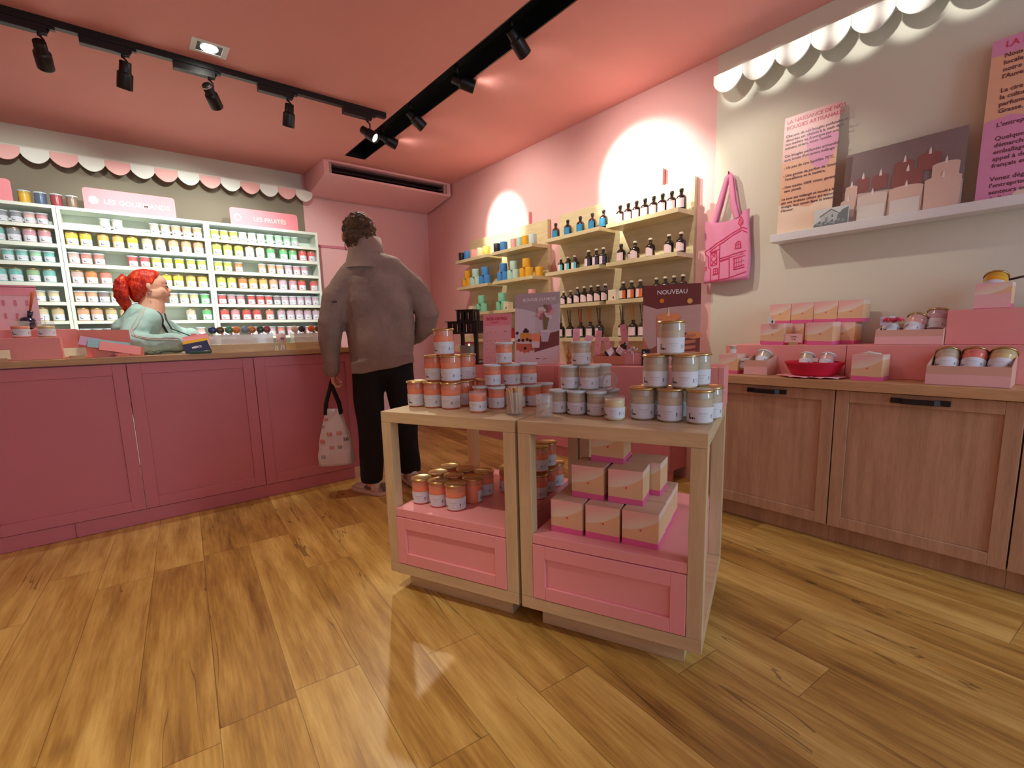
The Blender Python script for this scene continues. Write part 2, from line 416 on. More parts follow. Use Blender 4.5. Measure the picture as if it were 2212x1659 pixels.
# ------------------------------------------------------------------ candle jars
WAX = dict(slate=(128, 136, 150), blush=(226, 176, 170), rose=(220, 140, 150), teal=(96, 190, 180), mint=(150, 214, 168), mauve=(206, 140, 160),
    sage=(140, 186, 130), cream=(222, 206, 160), sand=(214, 190, 130), brown=(110, 84, 60), ivory=(232, 230, 204), stone=(196, 182, 158), peach=(238, 168, 122),
    yellow=(240, 206, 40), honey=(240, 184, 80), lemon=(240, 222, 30), coral=(236, 120, 104), red=(226, 64, 62), lime=(206, 214, 70), orange=(242, 128, 56),
    smoke=(120, 104, 108), green=(80, 186, 100), lilac=(206, 170, 192), apricot=(246, 150, 114), grey=(202, 190, 168), berry=(150, 30, 40), navy=(40, 70, 110), mustard=(236, 170, 20))
CNAME = dict(slate='slate grey', blush='blush pink', rose='rose pink', teal='teal', mint='mint green', mauve='mauve', sage='sage green', cream='cream', sand='sandy', brown='brown',
    ivory='ivory', stone='stone beige', peach='peach', yellow='yellow', honey='honey yellow', lemon='lemon yellow', coral='coral', red='red', lime='lime yellow', orange='orange', smoke='smoky brown',
    green='green', lilac='lilac', apricot='apricot', grey='greyish cream', berry='berry red', navy='navy', mustard='mustard')
JR = {}
def jar_meshes(kind, colour, fine):
    key = (kind, colour, fine)
    if key in JR: return JR[key]
    n = 40 if fine else 20
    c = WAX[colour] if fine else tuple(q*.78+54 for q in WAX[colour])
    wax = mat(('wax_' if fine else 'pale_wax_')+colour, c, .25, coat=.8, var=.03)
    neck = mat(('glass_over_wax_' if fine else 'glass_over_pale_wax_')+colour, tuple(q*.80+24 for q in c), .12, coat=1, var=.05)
    if kind == 'gold':   # tall jam jar, flared, gold twist lid
        prof = [(.030, 0), (.0335, .0015), (.0355, .006), (.0362, .02), (.0368, .048), (.0382, .068), (.0388, .072)]
        nk = [(.0388, .072), (.0390, .078), (.0374, .088), (.0374, .096)]
        lid = [(.0385, .0930), (.0408, .0934), (.0416, .0950), (.0416, .0985), (.0405, .0990), (.0400, .1010), (.0380, .1018), (.0360, .1006), (.0, .1004)]
        l0, l1, lr = .006, .051, .0372
    else:
        prof = [(.026, 0), (.0290, .0015), (.0305, .006), (.0312, .02), (.0322, .05), (.0326, .062)]
        nk = [(.0326, .062), (.0330, .070), (.0332, .079)]
        lid = [(.0335, .0775), (.0352, .0778), (.0358, .0795), (.0358, .0842), (.0345, .0856), (.0, .0858)]
        l0, l1, lr = .006, .045, .0327
    g = G(); g.lathe(prof, n, 0, cap=False); g.lathe(nk, n, 1, cap=False)
    g.lathe([(0.0002, 0.0002), (prof[0][0], 0)], n, 0, cap=False)
    gj = g.mesh('jar_glass', [wax, neck])
    g = G(); a0, a1 = -PI/2-1.42, -PI/2+1.75; m = n
    vs = []
    for z in (l0, l1):
        for k in range(m+1):
            a = a0+(a1-a0)*k/m; rr = lr+(.0004 if z == l0 else .0014); vs.append((rr*math.cos(a), rr*math.sin(a), z))
    g.add(vs, [(k, k+1, m+2+k, m+1+k) for k in range(m)], 0, True)
    gl = g.mesh('jar_label', M_label)
    g = G(); g.lathe(lid[:-1]+[(0.0004, lid[-1][1])], n, 0, cap=False)
    gd = g.mesh('jar_lid', M_gold if kind == 'gold' else M_lidwhite)
    JR[key] = (gj, gl, gd); return JR[key]
JROOT = {}
def jar(kind, colour, loc, label, group, rz=0.0, fine=False, scale=1.0):
    key = (kind, colour, fine, scale)
    if key in JROOT: return dup(JROOT[key], loc, rz, label, group)
    r = thing('candle_jar', label, 'candle', loc, rz, group); r.scale = (scale,)*3
    for nm, me in zip(('jar_body', 'paper_label', 'lid'), jar_meshes(kind, colour, fine)):
        o = bpy.data.objects.new(nm, me); COL.objects.link(o); o.parent = r
    kids(r); JROOT[key] = r; return r
ORD = ['first', 'second', 'third', 'fourth', 'fifth', 'sixth', 'seventh', 'eighth', 'ninth', 'tenth', 'eleventh', 'twelfth']
SHELFROWS = [
    (0, 0, 'w', [(-0.539, 'slate'), (-0.467, 'slate'), (-0.4, 'blush'), (-0.333, 'rose')]),
    (0, 1, 'g', [(-0.574, 'teal'), (-0.494, 'slate'), (-0.414, 'mauve'), (-0.334, 'rose')]),
    (0, 2, 'w', [(-0.542, 'teal'), (-0.471, 'teal'), (-0.4, 'mint'), (-0.328, 'teal')]),
    (0, 3, 'g', [(-0.599, 'teal'), (-0.519, 'teal'), (-0.429, 'sage'), (-0.344, 'teal')]),
    (0, 4, 'w', [(-0.596, 'cream'), (-0.499, 'cream'), (-0.414, 'cream'), (-0.339, 'cream')]),
    (0, 5, 'g', [(-0.606, 'cream'), (-0.52, 'cream'), (-0.417, 'cream'), (-0.331, 'sand')]),
    (0, 6, 'w', [(-0.544, 'brown'), (-0.332, 'brown')]),
    (1, 0, 'w', [(0.016, 'ivory'), (0.092, 'ivory'), (0.324, 'stone'), (0.397, 'stone'), (0.47, 'peach'), (0.545, 'peach'), (0.619, 'peach')]),
    (1, 1, 'g', [(-0.201, 'yellow'), (-0.109, 'yellow'), (-0.007, 'honey'), (0.082, 'honey'), (0.171, 'lemon'), (0.264, 'stone'), (0.35, 'stone'), (0.44, 'peach'), (0.528, 'peach'), (0.614, 'peach')]),
    (1, 2, 'w', [(-0.21, 'blush'), (-0.127, 'coral'), (-0.048, 'coral'), (0.156, 'red'), (0.234, 'red'), (0.31, 'lime'), (0.387, 'lime'), (0.466, 'lemon'), (0.547, 'lime'), (0.624, 'lime')]),
    (1, 3, 'g', [(-0.204, 'blush'), (-0.117, 'orange'), (-0.024, 'coral'), (0.363, 'lemon'), (0.444, 'yellow'), (0.532, 'honey'), (0.616, 'honey')]),
    (1, 4, 'w', [(-0.208, 'peach'), (-0.132, 'peach'), (-0.056, 'smoke'), (0.015, 'cream'), (0.393, 'stone'), (0.468, 'sand'), (0.54, 'sand'), (0.618, 'green')]),
    (1, 5, 'g', [(-0.199, 'peach'), (-0.114, 'peach'), (-0.023, 'sand'), (0.065, 'sand'), (0.504, 'stone'), (0.62, 'green')]),
    (1, 6, 'w', [(-0.193, 'rose'), (-0.139, 'sand'), (-0.089, 'rose'), (-0.037, 'coral'), (0.014, 'coral'), (0.561, 'blush')]),
    (2, 0, 'w', [(0.747, 'lime'), (0.817, 'lime'), (0.891, 'lime'), (0.964, 'ivory'), (1.038, 'ivory'), (1.112, 'ivory'), (1.186, 'mint'), (1.261, 'mint'), (1.333, 'mint'), (1.405, 'mint')]),
    (2, 1, 'g', [(0.751, 'lime'), (0.833, 'lime'), (0.92, 'lime'), (1.007, 'ivory'), (1.094, 'ivory'), (1.183, 'green'), (1.293, 'green'), (1.377, 'green'), (1.476, 'red'), (1.563, 'red')]),
    (2, 2, 'w', [(0.747, 'lime'), (0.821, 'lime'), (0.905, 'orange'), (1.096, 'peach'), (1.177, 'peach'), (1.25, 'peach'), (1.324, 'lilac'), (1.399, 'rose'), (1.458, 'mauve')]),
    (2, 3, 'g', [(0.757, 'lime'), (0.837, 'lime'), (0.925, 'orange'), (1.008, 'honey'), (1.094, 'honey'), (1.181, 'peach'), (1.264, 'lilac'), (1.353, 'mauve'), (1.435, 'red'), (1.557, 'red')]),
    (2, 4, 'w', [(0.748, 'red'), (0.821, 'rose'), (0.893, 'rose'), (0.979, 'red'), (1.058, 'red'), (1.132, 'red'), (1.196, 'smoke'), (1.278, 'lilac'), (1.359, 'lilac'), (1.429, 'lilac'), (1.503, 'lilac'), (1.578, 'lilac')]),
    (2, 5, 'g', [(0.755, 'red'), (0.839, 'rose'), (0.928, 'red'), (1.015, 'red'), (1.123, 'coral'), (1.224, 'lilac'), (1.313, 'lilac'), (1.393, 'lilac'), (1.484, 'lilac'), (1.573, 'lilac')]),
    (2, 6, 'w', [(0.75, 'rose'), (0.823, 'rose'), (0.972, 'red'), (1.05, 'lilac'), (1.129, 'lilac'), (1.21, 'coral'), (1.293, 'rose'), (1.377, 'mauve'), (1.464, 'rose'), (1.552, 'mauve')]),
]
for b, r, k, L in SHELFROWS:
    z = BOARD[r+1][1]+.0006; n = len(L)
    d_ = .0792 if k == 'g' else (.0668 if b == 0 else .0705); X_ = [q[0] for q in L]; lo_ = BAYS[b][0]+.022+d_/2; hi_ = BAYS[b][1]-.022-d_/2
    for i in range(n): X_[i] = max(X_[i], lo_ if i == 0 else X_[i-1]+d_)
    for i in range(n-1, -1, -1): X_[i] = min(X_[i], hi_ if i == n-1 else X_[i+1]-d_)
    for i, (x, c) in enumerate(L):
        x = X_[i]
        zz = z; kind = 'gold' if k == 'g' else 'white'
        lab = '%s candle jar with %s lid, %s from left, %s row of the %s bay' % (CNAME[c], 'gold' if k == 'g' else 'white', ORD[i], ORD[r] if r < 6 else 'lowest', BN[b])
        jar(kind, c, (x, 4.946+(.004*random.random()), zz), lab, 'jars on the %s row of the %s bay' % (ORD[r] if r < 6 else 'lowest', BN[b]), .55+random.uniform(-.12, .12), scale=.945 if k == 'g' else (.93 if b == 0 else (.98 if b == 1 else .97)))
for x, c, nm in ((-.408, 'mustard', 'mustard yellow'), (-.325, 'navy', 'navy blue'), (-.240, 'berry', 'berry red'), (-.155, 'brown', 'dark brown')):
    jar('white', c, (x, 4.955, 2.0586), '%s jar with pale lid standing on top of the left bay' % nm, 'jars on top of the left bay', PI, scale=1.02)

# ------------------------------------------------------------------ the two display tables in the middle
TF = Vector((1.243, .667, 0)); TA = RAD(112.8)
# table frame: local x runs back along u (away from the viewer), s runs along the front to the left
U = Vector((.9219, .3875, 0)); S = Vector((-.3875, .9219, 0))
def tp(s, u, z): q = TF+S*s+U*u; return (q.x, q.y, z)
RT = math.atan2(-S.y, -S.x)          # local +x = -S (to the right in the picture), local +y = U
def display_table(s0, label):
    """origin: front left corner on the floor; x to the right, y to the back"""
    W, D, ZT = .600, .655, .755
    t = thing('display_table', label, 'table', tp(s0+W, 0, 0), RT, 'pale wood display tables')
    g = G(); g.box(0, W, 0, D, .712, ZT); g.obj('tabletop', M_tablewood, t, bevel=.0015)
    for x in (0, W-.046):
        for y in (0, D-.046):
            g = G(); g.box(x, x+.046, y, y+.046, .1245, .7115); g.obj('leg', wood_leg, t, bevel=.0015)
    g = G(); g.box(0, W, 0, D, .08, .124); g.obj('base_frame', M_tablewood, t, bevel=.0015)
    g = G(); g.box(.055, W-.055, .055, D-.055, 0.001, .0795); g.obj('plinth', M_tablewood, t)
    b = G(); b.box(.0465, W-.0465, .012, D-.02, .1245, .324, 0); g2 = b.obj('storage_box', M_drawer, t)
    g = G(); g.box(.0465, W-.0465, .001, D-.015, .3265, .360); g.obj('box_top', M_drawer, t, bevel=.002)
    g = G(); panel_front(g, .0475, W-.0475, .127, .3235, -.002, .046, .010, th=.013); g.obj('drawer_front', M_drawer, t, bevel=.0018)
    return t
wood_leg = wood('pale_leg_laminate', (196, 172, 132), (222, 200, 160), 'z', 1.0)
display_table(0.0, 'right display table with candle boxes on its lower shelf')
display_table(.612, 'left display table with orange jars on its lower shelf')
for s0, u0, W_, nm in ((-.005, .420, .628, 'right pink riser block behind the cream candle pyramids'), (.632, .450, .612, 'left pink riser block below the two posters')):
    t = thing('riser_block', nm, 'riser', tp(s0+W_, u0, .7552), RT)
    g = G(); g.box(0, W_, 0, .20, 0, .1515); o = g.obj('block', M_riser, t, bevel=.0015)
    g = G(); g.box(W_-.0186, W_-.018, -.0004, .0, .001, .150)
    g.obj('side_joint', mat('joint_line', (150, 60, 66), .6, var=0), t)

def tj(kind, col, s, u, z, lab, grp, rz=0.0, sc=None):
    return jar(kind, col, tp(s, u, z), lab, grp, RT+rz+.12, True, sc or (1.05 if kind == 'gold' else 1.0))
Z0 = .7556; HG = .1018*1.05-.0012; HW = .0858-.0
def rz_(): return random.uniform(-.28, .28)
# cream gold-lid pyramid on the right table
GN = 'cream candle jars with gold lids on the right table'
P1 = [(.222, .178, 'left'), (.133, .168, 'middle'), (.044, .163, 'right')]
for s, u, n in P1: tj('gold', 'grey', s, u, Z0, 'cream jar with gold lid, %s of the front row on the right table' % n, GN, rz_())
tj('gold', 'grey', .205, .268, Z0, 'cream gold lid jar half hidden at the back left of the gold pyramid', GN, rz_())
tj('gold', 'grey', .115, .262, Z0, 'cream gold lid jar at the back middle of the gold pyramid base', GN, rz_())
tj('gold', 'grey', .026, .258, Z0, 'cream gold lid jar at the back right of the gold pyramid base', GN, rz_())
tj('gold', 'grey', .184, .190, Z0+HG, 'cream gold lid jar at the left of the second tier', GN, rz_())
tj('gold', 'grey', .094, .186, Z0+HG, 'cream gold lid jar at the middle of the second tier', GN, rz_())
tj('gold', 'grey', .066, .272, Z0+HG, 'cream gold lid jar at the rear right of the second tier', GN, rz_())
tj('gold', 'grey', .137, .187, Z0+2*HG, 'cream gold lid jar on the very top of the gold pyramid', GN, rz_())
# white lid grey pyramid
GN = 'cream candle jars with white lids on the right table'
tj('white', 'grey', .528, .196, Z0, 'cream jar with pale blue lid just behind the glass of sticks', GN, rz_())
tj('white', 'grey', .456, .186, Z0, 'cream jar with pale blue lid in the middle of the small pyramid front', GN, rz_())
tj('white', 'grey', .383, .186, Z0, 'cream jar with pale blue lid next to the opened candle', GN, rz_())
for s, n in ((.50, 'left'), (.43, 'middle'), (.36, 'right')): tj('white', 'grey', s, .262, Z0, 'cream pale lid jar at the %s of the rear row of the small pyramid' % n, GN, rz_())
tj('white', 'grey', .494, .222, Z0+HW, 'left pale lid cream jar on the second tier of the small pyramid', GN, rz_())
tj('white', 'grey', .421, .222, Z0+HW, 'right pale lid cream jar on the second tier of the small pyramid', GN, rz_())
tj('white', 'grey', .398, .292, Z0+HW, 'rear pale lid cream jar on the second tier of the small pyramid', GN, rz_())
tj('white', 'grey', .455, .232, Z0+2*HW, 'pale lid cream jar on the top of the small pyramid', GN, .2)
# orange gold lid pyramid on the left table
GN = 'orange candle jars with gold lids on the left table'
tj('gold', 'apricot', 1.156, .164, Z0, 'orange gold lid jar at the left end of the front row', GN, .5)
tj('gold', 'apricot', 1.067, .161, Z0, 'orange gold lid jar, middle of the front row on the left table', GN, rz_())
tj('gold', 'apricot', .978, .158, Z0, 'orange gold lid jar at the right end of the front row', GN, rz_())
tj('gold', 'apricot', .972, .248, Z0, 'orange gold lid jar behind the right end of the front row', GN, .4)
tj('gold', 'apricot', .900, .300, Z0, 'orange gold lid jar peeking out behind the opened orange candle', GN, rz_())
tj('gold', 'apricot', 1.110, .246, Z0, 'orange gold lid jar hidden behind the middle of the front row', GN, rz_())
tj('gold', 'apricot', 1.078, .190, Z0+HG, 'left orange gold lid jar on the second tier', GN, .4)
tj('gold', 'apricot', .990, .180, Z0+HG, 'middle orange gold lid jar on the second tier', GN, rz_())
tj('gold', 'apricot', .972, .266, Z0+HG, 'rear orange gold lid jar on the second tier', GN, .5)
tj('gold', 'apricot', 1.030, .196, Z0+2*HG, 'orange gold lid jar on the very top of the left pyramid', GN, .3)
# orange white lid pyramid
GN = 'orange candle jars with white lids on the left table'
tj('white', 'apricot', .800, .214, Z0, 'orange white lid jar between the opened candle and the stick glass', GN, rz_())
tj('white', 'apricot', .876, .222, Z0, 'orange white lid jar just behind the opened orange candle', GN, rz_())
tj('white', 'apricot', .733, .257, Z0, 'orange white lid jar behind the full stick glass', GN, rz_())
tj('white', 'apricot', .690, .318, Z0, 'orange white lid jar right of the full stick glass', GN, rz_())
tj('white', 'apricot', .672, .392, Z0, 'farthest orange white lid jar beside the right riser block', GN, rz_())
tj('white', 'apricot', .800, .302, Z0, 'orange white lid jar hidden in the middle of the pyramid base', GN, rz_())
tj('white', 'apricot', .830, .243, Z0+HW, 'left orange white lid jar on the second tier', GN, rz_())
tj('white', 'apricot', .765, .280, Z0+HW, 'middle orange white lid jar on the second tier', GN, rz_())
tj('white', 'apricot', .716, .334, Z0+HW, 'right orange white lid jar on the second tier', GN, rz_())
tj('white', 'apricot', .790, .268, Z0+2*HW, 'orange white lid jar standing alone on top before the NOS OFFRES board', GN, -.3)

# opened tester candles
def tester(s, u, col, label, wick=True, lid=False):
    t = thing('open_candle', label, 'candle', tp(s, u, Z0), RT)
    c = WAX[col]
    g = G(); g.lathe([(.0245, 0), (.029, .0015), (.0305, .006), (.0315, .03), (.0325, .060), (.0320, .0695), (.010, .0690), (.0002, .0688)], 40, cap=False)
    g.obj('wax', mat('wax_open_'+col, c, .3, coat=.6, var=.03), t)
    g = G(); a0, a1 = -PI/2-1.3, -PI/2+1.9; m = 32; vs = []
    for z in (.008, .044):
        for k in range(m+1):
            a = a0+(a1-a0)*k/m; rr = .0328+(.0012 if z > .01 else 0); vs.append((rr*math.cos(a), rr*math.sin(a), z))
    g.add(vs, [(k, k+1, m+2+k, m+1+k) for k in range(m)], 0, True); g.obj('paper_label', M_label, t)
    g = G(); g.lathe([(.0326, .062), (.0336, .070), (.0338, .078), (.0328, .0785), (.0322, .0705)], 40, cap=False)
    g.obj('glass_rim', M_glass, t)
    if wick:
        g = G(); g.tube([(0.004, 0, .068), (.006, .002, .103)], .0011, 6); g.obj('wick', mat('wooden_wick', (222, 190, 150), .7), t)
    return t
gt = NT('clear_glass'); gt.b.inputs['Base Color'].default_value = (.86, .88, .86, 1); gt.b.inputs['Roughness'].default_value = .05
gt.b.inputs['Alpha'].default_value = .16; gt.b.inputs['Coat Weight'].default_value = 1; gt.b.inputs['Specular IOR Level'].default_value = 1
M_glass = gt.m
tester(.303, .131, 'cream', 'opened cream tester candle in front of the tilted glass lid', False)
tester(.824, .113, 'apricot', 'opened orange tester candle with a wooden wick on the left table')
ld = thing('upright_jar_cover', 'clear glass lid leaning upright behind the opened cream candle', 'lid', tp(.345, .205, Z0+.117), RT)
g = G(); g.lathe([(.029, -.004), (.0305, -.002), (.0305, .002), (.029, .004), (.0002, .0042)], 36, cap=False, M=T(rx=RAD(78), rz=RAD(-18)))
g.obj('glass_disc', M_glass, ld)
g = G(); g.tube([(.03*math.cos(a*PI/12), .004, .03*math.sin(a*PI/12)) for a in range(25)], .0022, 8, M=T(rz=RAD(-18), rx=RAD(-12))); g.obj('rim_seal', mat('lid_seal', (196, 176, 176), .3), ld)
# its stopper base rests on the jar behind
M_stick = mat('pale_wood_sticks', (222, 186, 142), .7, var=.12, scale=60)
def stick_glass(s, u, full):
    t = thing('stick_glass', 'faceted glass packed full of pale wooden sticks' if full else 'clear glass holding only a few loose wooden sticks', 'glass', tp(s, u, Z0), RT)
    R = .0335 if full else .030; H = .082 if full else .078; n = 12 if full else 30
    g = G(); g.lathe([(R*.86, 0), (R*.93, .002), (R*.96, .01), (R, H), (R*.97, H+.001), (R*.95, H-.002), (R*.92, .006), (0.0004, .005)], n, sm=not full, cap=False)
    g.lathe([(.0004, .0001), (R*.86, 0)], n, cap=False); g.obj('glass_wall', M_glass, t)
    g = G(); N = 95 if full else 6
    for k in range(N):
        if full:
            rr = R*.86*math.sqrt(random.random()); a = random.uniform(0, 2*PI); dx, dy = random.uniform(-.006, .006), random.uniform(-.006, .006)
            x, y = rr*math.cos(a)*.95, rr*math.sin(a)*.95
            tx, ty = x+dx, y+dy; q = math.hypot(tx, ty); lim = R*.9
            if q > lim: tx *= lim/q; ty *= lim/q
            g.tube([(x*.92, y*.92, .007), (tx, ty, .096+random.uniform(-.004, .004))], .0021, 4, sm=False)
        else:
            a = random.uniform(0, 2*PI); b_ = a+PI+random.uniform(-.5, .5)
            g.tube([(R*.7*math.cos(a), R*.7*math.sin(a), .008), (R*.82*math.cos(b_), R*.82*math.sin(b_), random.choice([.05, .06, .098]))], .0011, 5)
    o = g.obj('wooden_sticks', M_stick, t)
    if full: o['kind'] = 'stuff'
stick_glass(.667, .111, True); stick_glass(.541, .094, False)

# orange jars on the lower shelf of the left table
ZS = .3606
GN = 'orange jars on the lower shelf of the left table'
LOW = [(1.112, .106, 'first of the front three'), (1.024, .104, 'second of the front three'), (.936, .098, 'third of the front three'), (.918, .196, 'its label turned away'),
       (.920, .292, 'in the right rear of the cluster'), (.848, .376, 'standing apart on the right'), (1.096, .200, 'behind the first front jar'), (1.105, .298, 'farthest at the back left'),
       (1.008, .192, 'in the middle of the cluster'), (1.012, .290, 'at the back middle of the cluster')]
for i, (s, u, n) in enumerate(LOW):
    tj('gold', 'apricot', s, u, ZS, 'orange gold lid jar on the lower shelf, '+n, GN, 2.4 if i == 3 else rz_())
GN = 'orange jars seen through the gap beside the table leg'
for s, u, z, n in ((.690, .345, ZS, 'front one beside the inner leg'), (.690, .437, ZS, 'second one beside the inner leg'), (.690, .530, ZS, 'third one deepest beside the inner leg'), (.700, .385, ZS+HG, 'front one of the upper two beside the inner leg'), (.702, .475, ZS+HG, 'rear one of the upper two beside the inner leg')):
    tj('gold', 'apricot', s, u, z, 'orange gold lid jar, '+n, GN, -.2)

# printed cube boxes
def box_mat():
    t = NT('printed_candle_box'); t.b.inputs['Roughness'].default_value = .5
    o = t.sep(t.obj()); x, y, z = o[0], o[1], o[2]     # box 0.115: x -.0575...0575, z 0...115
    d = t.math('ADD', z, t.math('MULTIPLY', x, -.35)); nz = t.noise(t.mapping(t.obj(), (1, 1, 1)), 14, 2)
    d = t.math('ADD', d, t.math('MULTIPLY', t.math('SUBTRACT', nz, .5), .03))
    # cream wave across the upper part, orange below, pink in the upper left
    wave = t.math('ADD', .052, t.math('MULTIPLY', t.math('POWER', t.math('ADD', t.math('MULTIPLY', x, 8.0), .5), 2.2), .045))
    f = t.math('SUBTRACT', z, wave)
    up_ = t.n('ShaderNodeMapRange', interpolation_type='SMOOTHSTEP'); up_.inputs[1].default_value = -.003; up_.inputs[2].default_value = .004; t.l(f, up_.inputs[0])
    pk = t.n('ShaderNodeMapRange', interpolation_type='SMOOTHSTEP'); pk.inputs[1].default_value = .062; pk.inputs[2].default_value = .112; t.l(d, pk.inputs[0])
    c = t.mix(pk.outputs[0], lin((238, 224, 206)), lin((242, 186, 184)))
    c = t.mix(up_.outputs[0], lin((234, 194, 152)), c)
    line = t.math('ADD', .020, t.math('MULTIPLY', x, -.03))
    lo = t.math('LESS_THAN', z, line); c = t.mix(lo, c, lin((234, 104, 160)))
    m = t.math('MULTIPLY', t.math('LESS_THAN', t.math('ABSOLUTE', t.math('SUBTRACT', z, .055)), .0035), t.math('LESS_THAN', t.math('ABSOLUTE', x), .007))
    c = t.mix(t.math('MULTIPLY', m, t.math('GREATER_THAN', t.noise(t.obj(), 300, 0), .5)), c, lin((230, 60, 110)))
    t.col(c); return t.m
M_box = box_mat(); M_boxtop = mat('box_lid_card', (224, 190, 168), .55, var=.05); M_boxside = mat('box_side_card', (238, 196, 190), .55, var=.05)
BS = .115
def cube_box_mesh():
    g = G(); h = BS/2; e = .0008
    vs = [(-h, -h, 0), (h, -h, 0), (h, h, 0), (-h, h, 0), (-h, -h, BS), (h, -h, BS), (h, h, BS), (-h, h, BS)]
    g.add(vs, [(0, 1, 5, 4), (2, 3, 7, 6), (3, 0, 4, 7)], 0); g.add(vs, [(1, 2, 6, 5)], 0); g.add(vs, [(4, 5, 6, 7), (0, 3, 2, 1)], 1)
    return g
_bx = cube_box_mesh().mesh('candle_box', [M_box, M_boxtop])
def cbox(loc, rz, label, group, sc=1.0):
    o = bpy.data.objects.new('candle_box', _bx); COL.objects.link(o); o.location = loc; o.rotation_euler = (0, 0, rz); o.scale = (sc,)*3
    m = o.modifiers.new('bevel', 'BEVEL'); m.width = .0012; m.segments = 2
    return tag(o, label, 'box', group)
GN = 'marbled candle boxes on the lower shelf of the right table'
for r_, (u0, rows) in enumerate(((.112, 'front'), (.232, 'second'), (.352, 'rear'))):
    for s, n in ((.448, 'left'), (.323, 'middle'), (.198, 'right')):
        cbox(tp(s, u0, ZS), RT+random.uniform(-.03, .03), 'marbled pink candle box, %s one of the %s row at the bottom of the pyramid' % (n, rows), GN)
for u0, rows in ((.165, 'front'), (.290, 'rear')):
    for s, n in ((.390, 'left'), (.262, 'right')):
        cbox(tp(s-(0 if rows == 'front' else .035), u0, ZS+BS+.0006), RT+random.uniform(-.05, .03), 'marbled pink candle box, %s %s one on the second tier of the pyramid' % (rows, n), GN)
cbox(tp(.345, .235, ZS+2*BS+.0012), RT+.03, 'marbled pink candle box on the top of the pyramid under the tabletop', GN)
# ------------------------------------------------------------------ wall shelving on the right wall
ROWZ = [1.790, 1.525, 1.260, .995]
WX0, WX1 = 2.780, 2.962
UN = [('unit', 3.100, 4.290, [(3.745, 4.285), (3.100, 3.668)], 'far pale wood wall shelf unit with coloured candle pots'),
      ('unit', 1.738, 2.960, [(2.372, 2.945), (1.738, 2.308)], 'near pale wood wall shelf unit with dark bottles')]
for _, a, b, segs, lab in UN:
    t = thing('wall_shelf_unit', lab, 'shelving', (XW, (a+b)/2, 0), 0, 'wall shelf units'); m = (a+b)/2
    g = G(); g.box(-.036, -.002, a-m, b-m, .78, 2.003); g.obj('back_panel', M_shelfwood, t, bevel=.001)
    for z in ROWZ:
        for (y0, y1) in segs:
            g = G(); g.box(-.220, -.0362, y0-m, y1-m, z-.028, z); g.obj('shelf', M_shelfwood, t, bevel=.001)
    for (y0, y1) in segs:
        for z in ROWZ[:3]:
            # low arched rail standing at the back of every shelf
            g = G(); n = 5; w_ = (y1-y0)/n
            for i in range(n):
                c = y0-m+w_*(i+.5); o_ = w_*.27
                pts = [(c-w_/2, z+.001), (c-w_/2, z+.095), (c+w_/2, z+.095), (c+w_/2, z+.001), (c+o_, z+.001), (c+o_, z+.045)]
                for k in range(1, 8): an = PI*k/8; pts.append((c+o_*math.cos(an), z+.045+.032*math.sin(an)))
                pts += [(c-o_, z+.045), (c-o_, z+.001)]
                vs = [(-.0375, p[0], p[1]) for p in pts]+[(-.0365, p[0], p[1]) for p in pts]
                k = len(pts); g.add(vs, [tuple(range(k)), tuple(range(2*k-1, k-1, -1))]+[(i_, (i_+1) % k, k+(i_+1) % k, k+i_) for i_ in range(k)])
            g.obj('arched_rail', M_shelfwood, t)
for y, z0, z1, n in ((3.345, 2.006, 2.11, 'far'), (1.985, 2.015, 2.115, 'near')):
    g = G(); g.box(XW-.03, XW-.001, y-.006, y+.006, z0, z1)
    tag(g.obj('wall_bracket', M_riser), 'thin pink upright bracket above the %s wall shelf unit' % n, 'bracket', 'pink wall brackets')

POT = dict(black=(26, 28, 36), blue=(70, 140, 205), pink=(240, 176, 168), cream=(248, 238, 200), yellow=(245, 225, 110), red=(226, 62, 36), mint=(190, 222, 204), mustard=(232, 172, 36), white=(206, 222, 216), green=(140, 212, 174), rose=(236, 160, 160))
PR = {}
def pot(col, y, z, label, group, x=2.868, rz=0.0):
    if col not in PR:
        g = G(); g.lathe([(.0332, 0), (.0345, .0015), (.0352, .01), (.0352, .076), (.0345, .0785), (.0325, .0785), (.0320, .073), (.0004, .0715)], 28, cap=False)
        g.lathe([(.0004, 0.0001), (.0332, 0)], 28, cap=False)
        PR[col] = g.mesh('candle_pot', mat('pot_'+col, POT[col], .45, var=.04))
    o = bpy.data.objects.new('candle_pot', PR[col]); COL.objects.link(o); o.location = (x, y, z+.0005); o.rotation_euler = (0, 0, rz)
    return tag(o, label, 'candle pot', group)
ROWN = ['top', 'second', 'third', 'lowest']
def side(y): return 'left' if y > 3.70 else 'right'
GP = 'candle pots on the top far wall shelf'
for y, c in ((4.225, 'black'), (4.125, 'blue'), (4.015, 'pink'), (3.905, 'cream'), (3.800, 'yellow'), (3.632, 'black'), (3.535, 'blue'), (3.455, 'red'), (3.385, 'pink'), (3.305, 'mint'), (3.228, 'mustard'), (3.140, 'white')):
    pot(c, y, ROWZ[0], '%s candle pot on the top %s board of the far wall shelf unit' % (c, side(y)), GP, x=2.825 if c != 'red' else 2.90)
GP = 'candle pots on the second far wall shelf'
for grp in (((4.205, 4.130), 'mustard', 2.84), ((4.048, 3.970), 'mint', 2.83), ((3.890, 3.812), 'blue', 2.83), ((3.612, 3.537), 'blue', 2.84), ((3.450, 3.374), 'mint', 2.83), ((3.276, 3.200), 'mustard', 2.83)):
    (a, b), c, x = grp
    for y, n in ((a, 'left'), (b, 'right')): pot(c, y, ROWZ[1], '%s pot, %s one below the %s pot pile of the second %s board' % (c, n, c, side(y)), GP, x)
    pot(c, (a+b)/2, ROWZ[1]+.079, '%s pot on top of the %s pot pile of the second %s board' % (c, c, side(a)), GP, x+.004)
